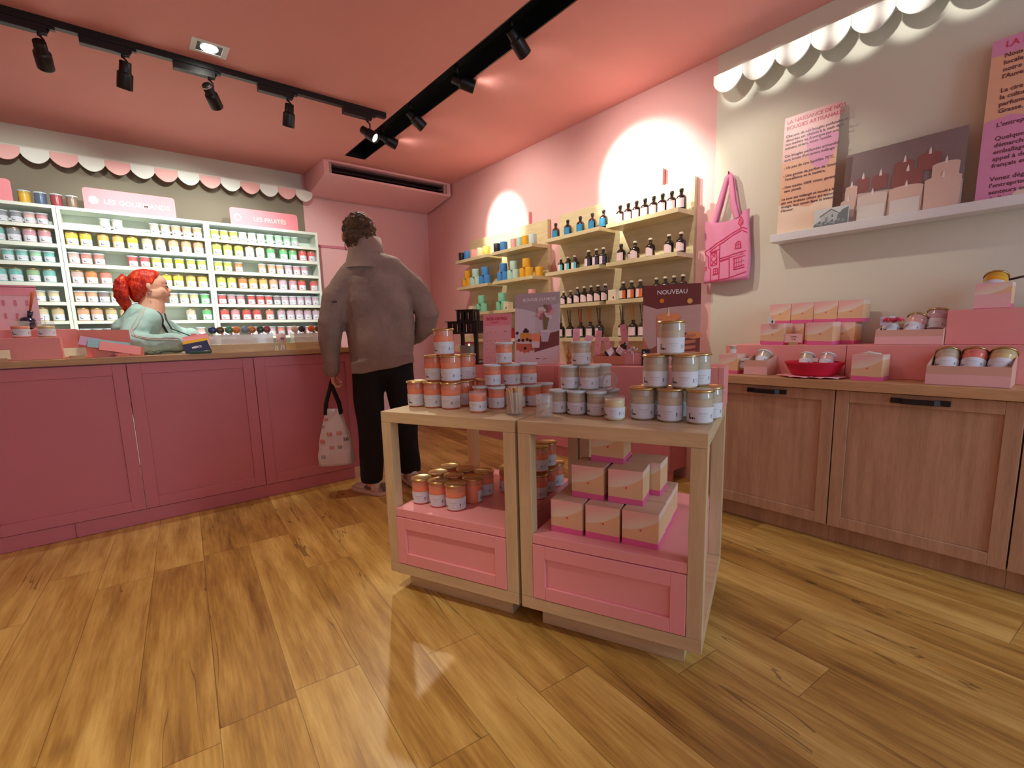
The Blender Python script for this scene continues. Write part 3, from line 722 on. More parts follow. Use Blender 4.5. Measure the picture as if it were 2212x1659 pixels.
pot('mustard', 3.146, ROWZ[1], 'mustard pot at the right end of the second right board', GP, 2.90)
GP = 'pale green candle pots on the third far wall shelf'
for y, dz, n in ((3.955, 0, 'first from left in the lower row'), (3.880, 0, 'second from left in the lower row'), (3.918, .079, 'on top of the left pile'), (3.628, 0, 'third in the lower row'), (3.552, 0, 'fourth in the lower row'), (3.592, .079, 'on top of the right pile')):
    pot('green', y, ROWZ[2]+dz, 'pale green candle pot on the third board, '+n, GP, 2.83)
pot('rose', 3.20, ROWZ[2]+0, 'rose candle pot showing above the BOUGIE DU MOIS poster', GP, 2.86)
pot('rose', 3.20, ROWZ[2]+.079, 'rose candle pot stacked topmost above the BOUGIE DU MOIS poster', GP, 2.86)
M_card = mat('cream_card', (240, 226, 190), .6, var=.02)
for y, n, x in ((3.478, 'beside the green pots', 2.81), (4.08, 'at the left end of the third board', 2.83)):
    g = G(); g.box(-.028, .028, -.036, .036, 0, .066); g.box(-.0285, -.028, -.012, -.004, .006, .026, 1); g.box(-.0285, -.028, -.002, .012, .006, .016, 1)
    tag(g.obj('card_box', [M_card, mat('print_brown', (90, 70, 50), .6, var=0)], loc=(x, y, ROWZ[2]+.0005), bevel=.001), 'small cream box with brown print '+n, 'box')
g = G(); g.lathe([(.0, .0), (.045, .004), (.052, .008), (.0535, .012), (.051, .011), (.04, .007), (.0004, .005)], 28, cap=False)
tag(g.obj('black_dish', M_black, loc=(2.905, 3.335, ROWZ[2]+.036)), 'small black dish leaning behind the BOUGIE DU MOIS poster', 'dish').rotation_euler = (0, RAD(-70), 0)

# ---- bottles
M_bottle = mat('dark_amber_glass', (26, 16, 14), .08, coat=1, var=.05)
M_cork = mat('pale_cork', (226, 208, 182), .6, var=.08)
M_brown = mat('amber_glass', (70, 34, 12), .1, coat=1, var=.05)
M_lpink = mat('bottle_label_pink', (240, 212, 214), .55, var=.02)
M_lblue = mat('bottle_label_blue', (40, 140, 190), .5, var=.25, scale=60)
def two_tone(name, c):
    t = NT(name); o = t.sep(t.obj()); f = t.math('GREATER_THAN', t.math('ADD', o[1], t.math('MULTIPLY', t.noise(t.obj(), 60, 2), .008)), -.006)
    t.col(t.mix(f, lin(c), lin((240, 218, 218)))); t.b.inputs['Roughness'].default_value = .5; return t.m
M_lteal = two_tone('bottle_label_teal', (90, 196, 200)); M_ldark = two_tone('bottle_label_dark', (60, 60, 90)); M_lfire = two_tone('bottle_label_orange', (226, 110, 30))
BR = {}
def bottle(kind, y, z, label, group, x=2.865, small=False):
    key = (kind, small)
    loc = (x, y, z+.0006); rz = random.uniform(-.1, .1)
    if key in BR: return dup(BR[key], loc, rz, label, group)
    t = thing('oil_bottle', label, 'bottle', loc, rz, group); BR[key] = t
    if small: t.scale = (.86,)*3
    n = 24; fat = .0315
    g = G(); g.lathe([(.0004, .0001), (fat-.003, 0), (fat, .003), (fat, .068), (fat-.002, .077), (.022, .087), (.013, .0915), (.0112, .097), (.0112, .108), (.0135, .109), (.0135, .114), (.010, .1142)], n, cap=False)
    g.obj('bottle_body', M_brown if kind == 'blue2' else M_bottle, t)
    a0, a1 = PI-1.25, PI+1.1; m = 14; vs = []; R = fat+.0006
    arch = kind == 'arch'
    for k in range(m+1):
        a = a0+(a1-a0)*k/m; vs.append((R*math.cos(a), R*math.sin(a), .010))
    for k in range(m+1):
        a = a0+(a1-a0)*k/m; q = k/m; top = .066 if not arch else .046+.020*math.sin(PI*min(1, q*1.05))**.6
        vs.append((R*math.cos(a), R*math.sin(a), top))
    g = G(); g.add(vs, [(k, k+1, m+2+k, m+1+k) for k in range(m)], 0, True)
    g.obj('bottle_label', {'pink': M_lpink, 'arch': M_lpink, 'blue': M_lblue, 'blue2': M_lblue, 'teal': M_lteal, 'dark': M_ldark, 'fire': M_lfire}[kind], t)
    g = G(); g.lathe([(.009, .1130), (.009, .1145), (.0128, .1150), (.0138, .119), (.0132, .1255), (.010, .1285), (.0004, .1290)], 16, cap=False)
    g.obj('stopper', M_cork if kind not in ('pink', 'blue', 'blue2') else mat('dark_stopper', (60, 52, 50), .4), t)
    kids(t); return t
GB = 'blue label bottles on the top left board'
for i, y in enumerate([2.900, 2.764, 2.630, 2.508, 2.400]): bottle('blue' if i else 'blue2', y, ROWZ[0], 'dark bottle with blue label, %s from left on the top shelf' % ORD[i], GB)
bottle('blue', 2.83, ROWZ[0], 'small dark bottle tucked between the first two blue label bottles', GB, 2.93, True)
GB = 'white label bottles on the top right board'
for i, y in enumerate([2.250, 2.180, 2.110, 2.041, 1.973, 1.906, 1.838, 1.770]): bottle('pink', y, ROWZ[0], 'dark bottle with white label, %s from left on the top right board' % ORD[i], GB)
GB = 'bottles on the second left board'
for i, y in enumerate([2.846, 2.768, 2.695]): bottle('teal', y, ROWZ[1], 'bottle with pink and teal label, %s of three on the second board' % ORD[i], GB, small=True)
for i, y in enumerate([2.548, 2.470, 2.402]): bottle('dark', y, ROWZ[1], 'bottle with pink and dark label, %s of three on the second board' % ORD[i], GB)
for i, y in enumerate([2.81, 2.735, 2.51, 2.435]): bottle('arch', y, ROWZ[1], 'small dark bottle, %s from left in the back row of the second left board' % ORD[i], GB, 2.925, True)
GB = 'bottles on the second right board'
for i, y in enumerate([2.240, 2.119, 1.994, 1.852, 1.765]): bottle('arch' if i else 'pink', y, ROWZ[1], 'dark bottle with pale arched label, %s from left on the second right board' % ORD[i], GB)
bottle('arch', 2.20, ROWZ[1], 'dark bottle behind the first one of the second right board', GB, 2.93, True)
GB = 'bottles on the third left board'
for i, y in enumerate([2.895, 2.820, 2.742, 2.665, 2.594, 2.524, 2.454, 2.384]): bottle('arch', y, ROWZ[2], 'dark bottle with pale cap, %s from left on the third board' % ORD[i], GB, small=(i < 3))
GB = 'bottles on the third right board'
for i, y in enumerate([2.218, 2.145, 2.072]): bottle('fire', y, ROWZ[2], 'bottle with pink and orange label, %s of three beside the cream box' % ORD[i], GB)
for i, y in enumerate([1.945, 1.878, 1.812, 1.748]): bottle('arch', y, ROWZ[2], 'dark bottle showing its neck above the NOUVEAU poster, %s from left' % ORD[i], GB, x=2.87)
g = G(); g.box(-.03, .03, -.034, .034, 0, .075); g.box(-.0305, -.03, -.02, -.008, .01, .026, 1)
tag(g.obj('card_box', [M_card, mat('print_brown', (90, 70, 50), .6, var=0)], loc=(2.83, 2.283-.012, ROWZ[2]+.0005), bevel=.001), 'small cream box left of the orange label bottles', 'box')
# ---- reed diffusers on the lowest board
def diffuser(kind, y, label, col, spread=.012):
    z = ROWZ[3]
    t = thing('reed_diffuser', label, 'diffuser', (2.865, y, z+.0006), 0, 'reed diffusers on the lowest board')
    g = G(); f = .034; g.lathe([(.0004, .0001), (f-.003, 0), (f, .003), (f, .072), (f-.003, .082), (.020, .093), (.0125, .097), (.0125, .112), (.0140, .113), (.0140, .119), (.0105, .119), (.0105, .108), (.0004, .107)], 24, cap=False)
    g.obj('bottle_body', M_bottle, t)
    a0, a1 = PI-1.2, PI+1.1; m = 14; R = f+.0006; vs = []
    for zz in (.010, .068):
        for k in range(m+1): a = a0+(a1-a0)*k/m; vs.append((R*math.cos(a), R*math.sin(a), zz))
    g = G(); g.add(vs, [(k, k+1, m+2+k, m+1+k) for k in range(m)], 0, True)
    g.obj('bottle_label', {'pink': M_lpink, 'teal': M_lteal, 'dark': M_ldark, 'fire': M_lfire}[kind], t)
    for k in range(5):
        a = 2*PI*k/5; g = G(); g.tube([(.003*math.cos(a), .003*math.sin(a), .045), (spread*math.cos(a)-.004, spread*1.6*math.sin(a)+.008, .225)], .0017, 5)
        g.obj('reed', mat('reed_'+col[0], col[1], .7), t)
BLK = ('black', (24, 22, 24)); REDC = ('red', (190, 40, 30)); ORC = ('orange', (232, 142, 30))
for kind, y, lab, c in (('pink', 2.856, 'reed diffuser hidden behind the edge of the BOUGIE DU MOIS poster', BLK), ('pink', 2.750, 'reed diffuser with black reeds left of the red one', BLK), ('pink', 2.632, 'reed diffuser with red reeds', REDC),
                        ('pink', 2.533, 'reed diffuser with bright orange reeds and white label', ORC), ('dark', 2.439, 'reed diffuser with black and amber reeds and grey label', BLK),
                        ('fire', 2.222, 'reed diffuser with an orange flame label', BLK), ('pink', 2.130, 'reed diffuser with orange reeds behind the pink tags', ORC), ('pink', 2.045, 'reed diffuser beside the NOUVEAU poster', BLK)):
    diffuser(kind, y, lab, c)
# ---- small things on the lowest board of the far unit
g = G(); g.box(-.03, .03, -.06, .06, 0, .10); tag(g.obj('dark_box', mat('dark_grey_card', (56, 52, 60), .35), loc=(2.86, 3.83, ROWZ[3]+.0005), bevel=.001), 'dark grey box seen through the black lantern', 'box')
g = G(); g.box(-.03, .03, -.09, .09, 0, .095); tag(g.obj('red_box', mat('red_card', (196, 50, 40), .45), loc=(2.86, 3.585, ROWZ[3]+.0005), bevel=.001), 'red box on the lowest board right of the black lantern', 'box')

# ------------------------------------------------------------------ pink base cabinets along the right wall
by = [1.765, 2.50, 3.235, 3.97, 4.70]
for i in range(4):
    a, b = by[i]+.001, by[i+1]-.001; m = (a+b)/2
    t = thing('base_cabinet', 'pink base cabinet under the wall shelves, %s from the near end' % ORD[i], 'cabinet', (2.79, m, 0), 0, 'pink base cabinets')
    g = G(); g.box(0.02, .205, a-m, b-m, .085, .705); g.obj('carcass', M_counter, t)
    g = G(); panel_front(g, a-m+.001, b-m-.001, .09, .70, 0, .06); 
    o = G(); o.add([(p[1], p[0], p[2]) for p in g.v], [tuple(reversed(f)) for f in g.f]); o.obj('door', M_counter, t, bevel=.0015)
    g = G(); g.box(.03, .05, a-m, b-m, 0.001, .084); g.obj('plinth', M_counter, t)
g = G(); g.box(2.775, XW-.002, 1.76, 4.71, .706, .740); tag(g.obj('base_worktop', M_riser, bevel=.002), 'pink worktop along the right wall under the pale wood shelves', 'worktop')
GN = 'candle boxes piled by the pink wall'
for y, z, n in ((4.40, 0, 'bottom left'), (4.27, 0, 'bottom right'), (4.37, 1, 'second tier'), (4.25, 2, 'top')):
    cbox((2.86, y, .7406+z*.1035), -PI/2, 'pale candle box behind the orange jars, %s one of the far pile' % n, GN, .9)
for y, z, n in ((1.865, 0, 'lower'), (1.875, 1, 'upper')):
    pass

# ------------------------------------------------------------------ posters, lantern and gift baskets on the riser blocks
ZR = .9069
def stand_M(s, u, z, lean): return None
def poster_obj(name, s, u, z, w, h, lean, label, yaw=0.0):
    t = thing(name, label, 'poster', tp(s, u, z), RT+yaw); t.rotation_euler = (RAD(-lean), 0, RT+yaw); t.rotation_mode = 'XYZ'
    return t
def flat(g, pts, y, mi): g.add([(p[0], y, p[1]) for p in pts], [tuple(range(len(pts)))], mi)
def disc(g, cx, cz, rx, rz_, y, mi, n=22, a0=0, a1=2*PI): flat(g, [(cx+rx*math.cos(a0+(a1-a0)*k/n), cz+rz_*math.sin(a0+(a1-a0)*k/n)) for k in range(n)], y, mi)
def m_(name, c, rough=.35): return mat('print_'+name, c, rough, var=.05, scale=20)
# NOS OFFRES
t = poster_obj('offers_board', .962, .505, ZR+.001, .128, .226, 4, 'pink NOS OFFRES price board standing next to the black lantern')
g = G(); h = .073; g.box(-h, h, 0, .004, 0, .228, 0); flat(g, [(-h+.002, .004), (h-.002, .004), (h-.002, .176), (-h+.002, .176)], -.0004, 1)
for r_ in range(4):
    zc = .148-.038*r_
    flat(g, [(-h+.012, zc-.019), (h-.012, zc-.019), (h-.012, zc-.0185), (-h+.012, zc-.0185)], -.0008, 2)
    for k in range(3):
        xx = -h+.024+.016*k+(.012 if k == 2 else 0); flat(g, [(xx-.003, zc-.008), (xx+.003, zc-.008), (xx+.003, zc+.004), (xx-.003, zc+.004)], -.0008, 3)
        disc(g, xx, zc+.006, .003, .004, -.0009, 4, 10)
g.obj('board', [m_('pink', (246, 158, 176)), m_('pale', (246, 196, 206)), m_('rule', (224, 130, 150)), m_('candle', (240, 176, 168)), m_('flame', (250, 220, 180))], t)
g = G(); text_faces(g, 'NOS OFFRES', .019, T(0, -.0006, .206) @ STAND, bold=.0003); text_faces(g, 'du moment', .008, T(-.01, -.0006, .190) @ STAND)
for r_, tx in enumerate(('3=2', '', '- 20%', '')): 
    if tx: text_faces(g, tx, .009, T(.045, -.0009, .148-.038*r_) @ STAND)
g.obj('lettering', m_('red', (206, 70, 100)), t)
# BOUGIE DU MOIS
t = poster_obj('month_poster', .782, .552, ZR+.001, .2, .30, 5, 'BOUGIE DU MOIS poster with a vase of flowers and an orange candle', .10)
g = G(); h = .105; H = .315; g.box(-h, h, 0, .006, 0, H, 0)
flat(g, [(-h, H*.33), (h, H*.38), (h, H*.62), (-h+.04, H*.78), (-h, H*.80)], -.0003, 1)
flat(g, [(-.01, H*.34), (h, H*.34), (h, H*.84), (.03, H*.80), (-.005, H*.62)], -.0005, 2)
flat(g, [(-h, .0), (h, .0), (h, H*.33), (.0, H*.24), (-h, H*.32)], -.0006, 3)
flat(g, [(-.01, H*.16), (h, H*.26), (h, H*.46), (.02, H*.40), (-.01, H*.30)], -.0008, 4)
pl = [(-.098, H*.31)]+[(-.098+.090*k/9, H*(.14+.02*(k % 2)+.10*abs(k/9-.5))) for k in range(10)]+[(-.004, H*.31)]
flat(g, pl, -.0010, 5); disc(g, -.052, H*.31, .047, .008, -.0012, 6)
flat(g, [(-.078, H*.32), (-.026, H*.32), (-.028, H*.44), (-.076, H*.44)], -.0013, 7)
for bx, bz in ((-.094, .44), (-.085, .335), (-.066, .335), (-.045, .345), (-.030, .33), (-.052, .485), (-.058, .46), (-.044, .462), (-.055, .22)): disc(g, bx, H*bz, .0072, .0072, -.0016, 8, 12)
flat(g, [(-.022, H*.225), (.014, H*.225), (.018, H*.415), (-.024, H*.415)], -.0018, 9); disc(g, -.003, H*.415, .021, .006, -.0020, 9)
flat(g, [(-.021, H*.225), (.013, H*.225), (.015, H*.315), (-.022, H*.315)], -.0022, 6); flat(g, [(-.004, H*.42), (-.001, H*.42), (-.0025, H*.455)], -.0022, 6)
flat(g, [(.024, H*.31), (.054, H*.31), (.066, H*.46), (.016, H*.46)], -.0022, 2); disc(g, .041, H*.46, .025, .006, -.0024, 6)
flat(g, [(.034, H*.46), (.048, H*.46), (.056, H*.62), (.030, H*.62)], -.0023, 10)
for k in range(26):
    a = k*2.4; rr = .032*math.sqrt(k/26); disc(g, .042+rr*1.15*math.cos(a), H*.715+rr*math.sin(a), .0095, .0095, -.0026-.00002*k, (11, 12, 6, 10)[k % 4], 9)
flat(g, [(-.002, H*.065), (.016, H*.065), (.016, H*.075), (-.002, H*.075)], -.0028, 8); flat(g, [(.032, H*.065), (.050, H*.065), (.050, H*.075), (.032, H*.075)], -.0028, 13)
g.obj('board', [m_('mauvegrey', (186, 172, 178)), m_('pillow', (218, 214, 222)), m_('linen', (206, 198, 206)), m_('cloth', (226, 208, 212)), m_('tray', (128, 72, 72)), m_('flannel', (206, 112, 84)), m_('paper', (228, 216, 220)), m_('pancake', (226, 156, 76)), m_('berry', (56, 36, 52)), m_('apricot', (246, 150, 116)), m_('stems', (128, 118, 84)), m_('flower', (188, 106, 134)), m_('petal', (222, 178, 172)), m_('rosso', (206, 90, 110))], t)
g = G(); text_faces(g, 'BOUGIE DU MOIS', .0195, T(.01, -.0006, H*.905) @ STAND, bold=.0003); g.obj('lettering', m_('white', (246, 240, 240)), t)
# NOUVEAU
t = poster_obj('new_poster', .205, .575, ZR+.001, .2, .30, 4, 'dark red NOUVEAU poster picturing a lit candle held in hands', .18)
g = G(); h = .108; H = .312; g.box(-h, h, 0, .006, 0, H, 0)
flat(g, [(-h, 0), (h, 0), (h, H*.74), (.0, H*.72), (-h*.5, H*.70), (-h, H*.76)], -.0003, 1)
flat(g, [(-h, 0), (-h*.2, 0), (-.02, H*.22), (-h*.7, H*.14), (-h, H*.36)], -.0006, 2)
flat(g, [(-h, H*.02), (-.01, H*.20), (-.02, H*.30), (-h, H*.13)], -.0008, 3)
flat(g, [(.03, 0), (h, 0), (h, H*.34), (.05, H*.40), (.03, H*.2)], -.0008, 4); disc(g, .085, H*.36, .03, .014, -.0010, 5)
flat(g, [(-.052, H*.14), (.030, H*.14), (.036, H*.60), (-.056, H*.60)], -.0012, 6); disc(g, -.010, H*.60, .046, .014, -.0014, 5); flat(g, [(-.050, H*.14), (.028, H*.14), (.030, H*.34), (-.052, H*.34)], -.0016, 7)
flat(g, [(-.015, H*.61), (-.005, H*.61), (-.010, H*.73)], -.0018, 8)
disc(g, -.036, H*.80, .0085, .0085, -.0018, 9, 18); disc(g, .068, H*.785, .010, .010, -.0018, 10, 18)
for k in range(4): flat(g, [(.036, H*(.10+.07*k)), (.092, H*(.13+.07*k)), (.092, H*(.165+.07*k)), (.034, H*(.15+.07*k))], -.0020, 2)
g.obj('board', [m_('maroon', (118, 54, 48)), m_('blur', (204, 162, 152)), m_('skin', (200, 122, 92)), m_('hand', (160, 82, 62)), m_('shade', (128, 60, 50)), m_('orangewax', (236, 150, 88)), m_('jarwax', (206, 128, 110)), m_('paper', (228, 216, 220)), m_('flame', (250, 220, 180)), m_('bokeh', (240, 138, 20)), m_('bokehpale', (242, 178, 90))], t)
g = G(); text_faces(g, 'NOUVEAU', .024, T(.002, -.0006, H*.905) @ STAND, bold=.0002); g.obj('lettering', m_('white', (246, 240, 240)), t)
# black lantern with two tiers of slots
t = thing('lantern', 'black metal lantern with slotted top on the left riser block', 'lantern', tp(1.135, .545, ZR+.001), RT+.12)
g = G(); w_, hh = .135, .200
g.box(-.085, .085, -.075, .085, 0, .008); g.obj('base_plate', M_black, t, bevel=.001)
g = G()
for x in (-.075, .060):
    for y in (-.068, .062): g.box(x, x+.015, y, y+.015, .008, .150)
g.obj('posts', M_black, t)
def slotted(g, x0, x1, y0, y1, z0, z1, n):
    e = .002
    for (ax, lo, hi, c0) in (('x', x0, x1, y0), ('x', x0, x1, y1-e), ('y', y0, y1, x0), ('y', y0, y1, x1-e)):
        L = hi-lo; sw = .008
        cs = [lo+L*(k+1)/(n+1) for k in range(n)]; edges = [lo]
        for c in cs: edges += [c-sw/2, c+sw/2]
        edges.append(hi)
        def bx(a, b, zz0, zz1): (g.box(a, b, c0, c0+e, zz0, zz1) if ax == 'x' else g.box(c0, c0+e, a, b, zz0, zz1))
        for k in range(0, len(edges)-1, 2): bx(edges[k], edges[k+1], z0, z1)
        for c in cs: bx(c-sw/2, c+sw/2, z0, z0+(z1-z0)*.16); bx(c-sw/2, c+sw/2, z1-(z1-z0)*.16, z1)
g = G(); slotted(g, -.075, .075, -.068, .077, .142, .198, 5); g.box(-.084, .084, -.077, .086, .1982, .201); g.obj('lower_hood', M_black, t)
g = G(); slotted(g, -.042, .042, -.035, .044, .2012, .252, 3); g.box(-.047, .047, -.040, .049, .2522, .255); g.obj('upper_hood', M_black, t)
t2 = thing('tin_candle', 'grey cup candle glowing inside the black lantern', 'candle', tp(1.135, .545, ZR+.0095), RT)
g = G(); g.lathe([(.0004, .0001), (.040, 0), (.043, .004), (.0445, .075), (.0435, .077), (.042, .070), (.0004, .068)], 32, cap=False); g.obj('cup', mat('grey_ceramic', (150, 148, 140), .5), t2)
g = G(); g.ball((0, 0, .079), (.003, .003, .007), nu=8, nv=6); g.tube([(0, 0, .067), (0, 0, .073)], .0008, 5); g.obj('flame', mat('candle_flame', (255, 220, 150), .5, emit=((255, 226, 170), 4), var=0), t2)

# gift baskets with ribbons and tags
M_basket = mat('gift_box_pink_card', (240, 190, 192), .55, var=.05); M_craft = mat('kraft_tan', (206, 130, 100), .6, var=.06); M_tag = mat('pink_gift_tag', (244, 176, 188), .5, var=.03)
M_ribbon = mat('satin_ribbon', (236, 206, 206), .35, var=.1)
def open_box(name, s, u, w_, d_, h_, label, rzo=0, m=None, cat='gift box'):
    t = thing(name, label, cat, tp(s, u, ZR+.001), RT+rzo)
    g = G(); e = .002; sl = .012
    g.box(-w_/2, w_/2, -d_/2, d_/2, 0, e)
    for P in ([(-w_/2, -d_/2), (w_/2, -d_/2)], [(w_/2, -d_/2), (w_/2, d_/2)], [(w_/2, d_/2), (-w_/2, d_/2)], [(-w_/2, d_/2), (-w_/2, -d_/2)]):
        (ax, ay), (bx, by_) = P; k = 1.10
        vs = [(ax, ay, 0), (bx, by_, 0), (bx*k, by_*k, h_), (ax*k, ay*k, h_)]; i = .965
        vs += [(x*i, y*i, z) for x, y, z in vs]
        g.add(vs, [(0, 1, 2, 3), (7, 6, 5, 4), (3, 2, 6, 7), (0, 4, 5, 1), (1, 5, 6, 2), (0, 3, 7, 4)])
    g.obj('box_body', m or M_basket, t); return t
b1 = open_box('gift_basket', .440, .545, .120, .080, .036, 'tan open gift basket of small bottles behind the small pyramid', .1, M_craft)
g = G()
for k in range(16):
    a = random.uniform(0, 6.28); x, y = random.uniform(-.045, .045), random.uniform(-.025, .025); g.tube([(x, y, .02), (x+.012*math.cos(a), y+.01, .036), (x+.02*math.cos(a), y-.006, .046), (x+.03*math.cos(a), y+.01*math.sin(a), .038)], .0016, 4)
o = g.obj('shredded_filling', mat('pink_paper_shred', (226, 120, 130), .6), b1); o['kind'] = 'stuff'
b2 = open_box('gift_basket', .335, .560, .095, .080, .048, 'pale pink gift basket tied with a ribbon behind the small pyramid', -.1)
g = G()
for a in range(5):
    an = RAD(60*a); g.tube([(0, -.046, .055), (.014*math.cos(an), -.052, .062+.010*math.sin(an)), (.022*math.cos(an+.4), -.050, .058+.014*math.sin(an+.4)), (0, -.046, .055)], [.001, .004, .004, .001], 6)
g.tube([(0, -.047, .055), (.006, -.054, .03), (.002, -.052, .006)], .0022, 5); g.obj('ribbon_bow', M_ribbon, b2)
def lying_bottle(s, u, z, rz, tilt, label):
    t = thing('sample_bottle', label, 'bottle', tp(s, u, z), RT+rz); t.rotation_mode = 'XYZ'; t.rotation_euler = (0, RAD(tilt), RT+rz)
    g = G(); g.lathe([(.0004, .0), (.014, 0), (.0155, .002), (.0155, .040), (.008, .050), (.008, .058), (.0004, .0582)], 18, cap=False); g.obj('bottle_body', M_bottle, t)
    g = G(); g.lathe([(.0158, .008), (.0158, .036)], 18, cap=False); g.obj('bottle_label', M_lpink, t)
lying_bottle(.452, .520, ZR+.040, .5, 62, 'small bottle lying in the tan gift basket'); lying_bottle(.405, .530, ZR+.044, -.2, 40, 'small bottle leaning against the ribbon basket')
def gift_tag(s, u, z, h_, w_, lean, rz, label, txt=None):
    t = thing('gift_tag', label, 'tag', tp(s, u, z), RT+rz, 'tall pink tags behind the gift baskets'); t.rotation_mode = 'XYZ'; t.rotation_euler = (RAD(-6), RAD(lean), RT+rz)
    g = G(); g.box(-w_/2, w_/2, 0, .0015, 0, h_); g.box(-w_/2, w_/2, -.0012, -.0001, h_*.70, h_*.72, 0); g.obj('tag_strip', M_tag, t)
    g = G(); [g.box(-w_*.22, w_*.22, -.0006, -.0001, h_*q, h_*q+.0012) for q in (.86, .82, .56, .50)]; g.obj('print', m_('tagprint', (206, 110, 140)), t)
for i, (s, u, h_, w_, ln, rz, lab) in enumerate(((.592, .560, .150, .030, -2, .2, 'tall narrow pink tag at the left, nearest the BOUGIE DU MOIS poster'), (.520, .600, .140, .026, 4, 0, 'pink tag rising behind the folded price stand'),
        (.452, .600, .112, .024, -14, 0, 'pink tag leaning left over the tan gift basket'), (.385, .610, .165, .028, -9, 0, 'tallest pink tag leaning left between the diffusers'), (.412, .600, .085, .026, -52, 0, 'pink tag lying slanted across the tan gift basket'),
        (.292, .605, .128, .034, 2, 0, 'wide pink tag behind the ribbon basket'), (.300, .615, .165, .030, 12, 0, 'pink tag crossing behind the wide one'), (.262, .610, .140, .036, 18, 0, 'pink tag beside the NOUVEAU poster leaning right'))):
    gift_tag(s, u, ZR+.002, h_, w_, ln, rz, lab)
t = thing('tent_card', 'folded pink tent card with an orange mark behind the small pyramid', 'card', tp(.545, .530, ZR+.001), RT+.15)
g = G(); g.add([(-.035, 0, 0), (-.005, 0, 0), (.035, .02, .118), (.0, .02, .122), (-.035, .002, 0), (-.005, .002, 0), (.035, .022, .118), (0, .022, .122)], [(0, 1, 2, 3), (7, 6, 5, 4), (0, 4, 5, 1), (1, 5, 6, 2), (2, 6, 7, 3), (3, 7, 4, 0)])
g.obj('card_sheet', M_tag, t); g = G(); g.add([(.004, .0145, .088), (.012, .0145, .090), (.014, .0150, .104), (.006, .0155, .102)], [(0, 1, 2, 3)]); g.add([(.004, .0135, .088), (.012, .0135, .090), (.014, .0140, .104), (.006, .0145, .102)], [(0, 1, 2, 3)]); g.obj('mark', m_('orangemark', (232, 140, 40)), t)
t = thing('glass_bauble', 'small amber glass ornament on the riser block right of the BOUGIE DU MOIS poster', 'ornament', tp(.628, .560, ZR+.001), RT)
g = G(); g.lathe([(.0004, 0), (.012, .001), (.010, .01), (.004, .014), (.010, .024), (.013, .036), (.007, .05), (.003, .055), (.008, .066), (.004, .078), (.0004, .08)], 14, cap=False); g.obj('ornament_body', mat('amber_shine', (190, 120, 40), .15, coat=1), t)
t = thing('dark_gift_bag', 'dark gift bag with a white curly ribbon left of the NOUVEAU poster', 'gift bag', tp(.232+.06, .520, ZR+.001), RT)
g = G(); g.box(-.011, .020, -.014, .014, 0, .062); g.obj('bag_body', mat('dark_slate_card', (38, 36, 44), .5), t, bevel=.001)
g = G(); pts = [(.004+.008*math.sin(k*1.3), -.0175-.002*math.cos(k*1.7), .004+.0035*k) for k in range(15)]; g.tube(pts, .0018, 6); g.obj('curly_ribbon', mat('white_ribbon', (232, 232, 240), .4), t)
# ------------------------------------------------------------------ oak cabinets and worktop on the right
CX = 2.54
cy = [1.362, .756, .150, -.456, -1.062]
cn = ['oak cabinet behind the right display table', 'oak cabinet in full view at the right', 'oak cabinet cut by the right picture edge', 'oak cabinet beyond the right picture edge']
for i in range(4):
    b, a = cy[i]-.0015, cy[i+1]+.0015; m = (a+b)/2
    t = thing('oak_cabinet', cn[i], 'cabinet', (CX, m, 0), 0, 'oak cabinets on the right')
    g = G(); g.box(.021, XW-CX-.002, a-m, b-m, .089, .746); g.obj('carcass', M_oak, t)
    g = G(); panel_front(g, a-m+.001, b-m-.001, .092, .744, 0, .052, .009)
    o = G(); o.add([(p[1], p[0], p[2]) for p in g.v], [tuple(reversed(f)) for f in g.f]); d = o.obj('door', M_oak, t, bevel=.0018)
    g = G(); hw = .095 if i != 1 else .096; hc = 0.0
    pts = [(-.0035, -hw), (-.0035, -hw+.03), (-.026, -hw+.045), (-.026, hw-.045), (-.0035, hw-.03), (-.0035, hw)]
    q = [(x-.006 if abs(x) > .01 else x, y) for x, y in pts]
    prof = [(-.002, -hw), (-.002, -hw+.034), (-.020, -hw+.052), (-.020, hw-.052), (-.002, hw-.034), (-.002, hw), (-.012, hw), (-.012, hw-.030), (-.030, hw-.046), (-.030, -hw+.046), (-.012, -hw+.030), (-.012, -hw)]
    g.prism(prof, .708, .730, plane='xy'); h_ = g.obj('handle', M_black, d, bevel=.001)
    g = G(); g.box(.045, .062, a-m-.001, b-m+.001, 0.001, .087); g.obj('plinth', M_oak, t)
g = G(); g.box(CX-.022, XW-.002, -1.07, 1.372, .748, .790); tag(g.obj('oak_worktop', M_oaktop, bevel=.002), 'oak worktop along the right wall carrying the pink gift boxes', 'worktop')
# pink risers on the worktop
for x0, x1, y0, y1, z1, nm in ((2.72, 2.98, .779, 1.372, .944, 'pink riser block below the two rows of candle boxes'), (2.72, 2.98, .150, .776, .944, 'pink riser block behind the red bowl and the open tray'), (2.80, 2.98, -.46, .147, .944, 'pink riser block at the right picture edge')):
    g = G(); g.box(x0, x1, y0, y1, .7905, z1); tag(g.obj('riser_block', M_riser, bevel=.002), nm, 'riser', 'pink riser blocks on the oak worktop')
g = G(); g.box(2.79, 2.975, -.44, .435, .9445, 1.092); tag(g.obj('riser_block', M_riser, bevel=.002), 'tall upper pink riser block at the right carrying the box with the yellow candle', 'riser', 'pink riser blocks on the oak worktop')
GN = 'candle boxes in two rows on the pink riser'
for i, y in enumerate((1.185, 1.070, .955, .840)): cbox((2.905, y, .9446), -PI/2, 'marbled candle box, %s from left in the lower row against the wall' % ORD[i], GN, .95)
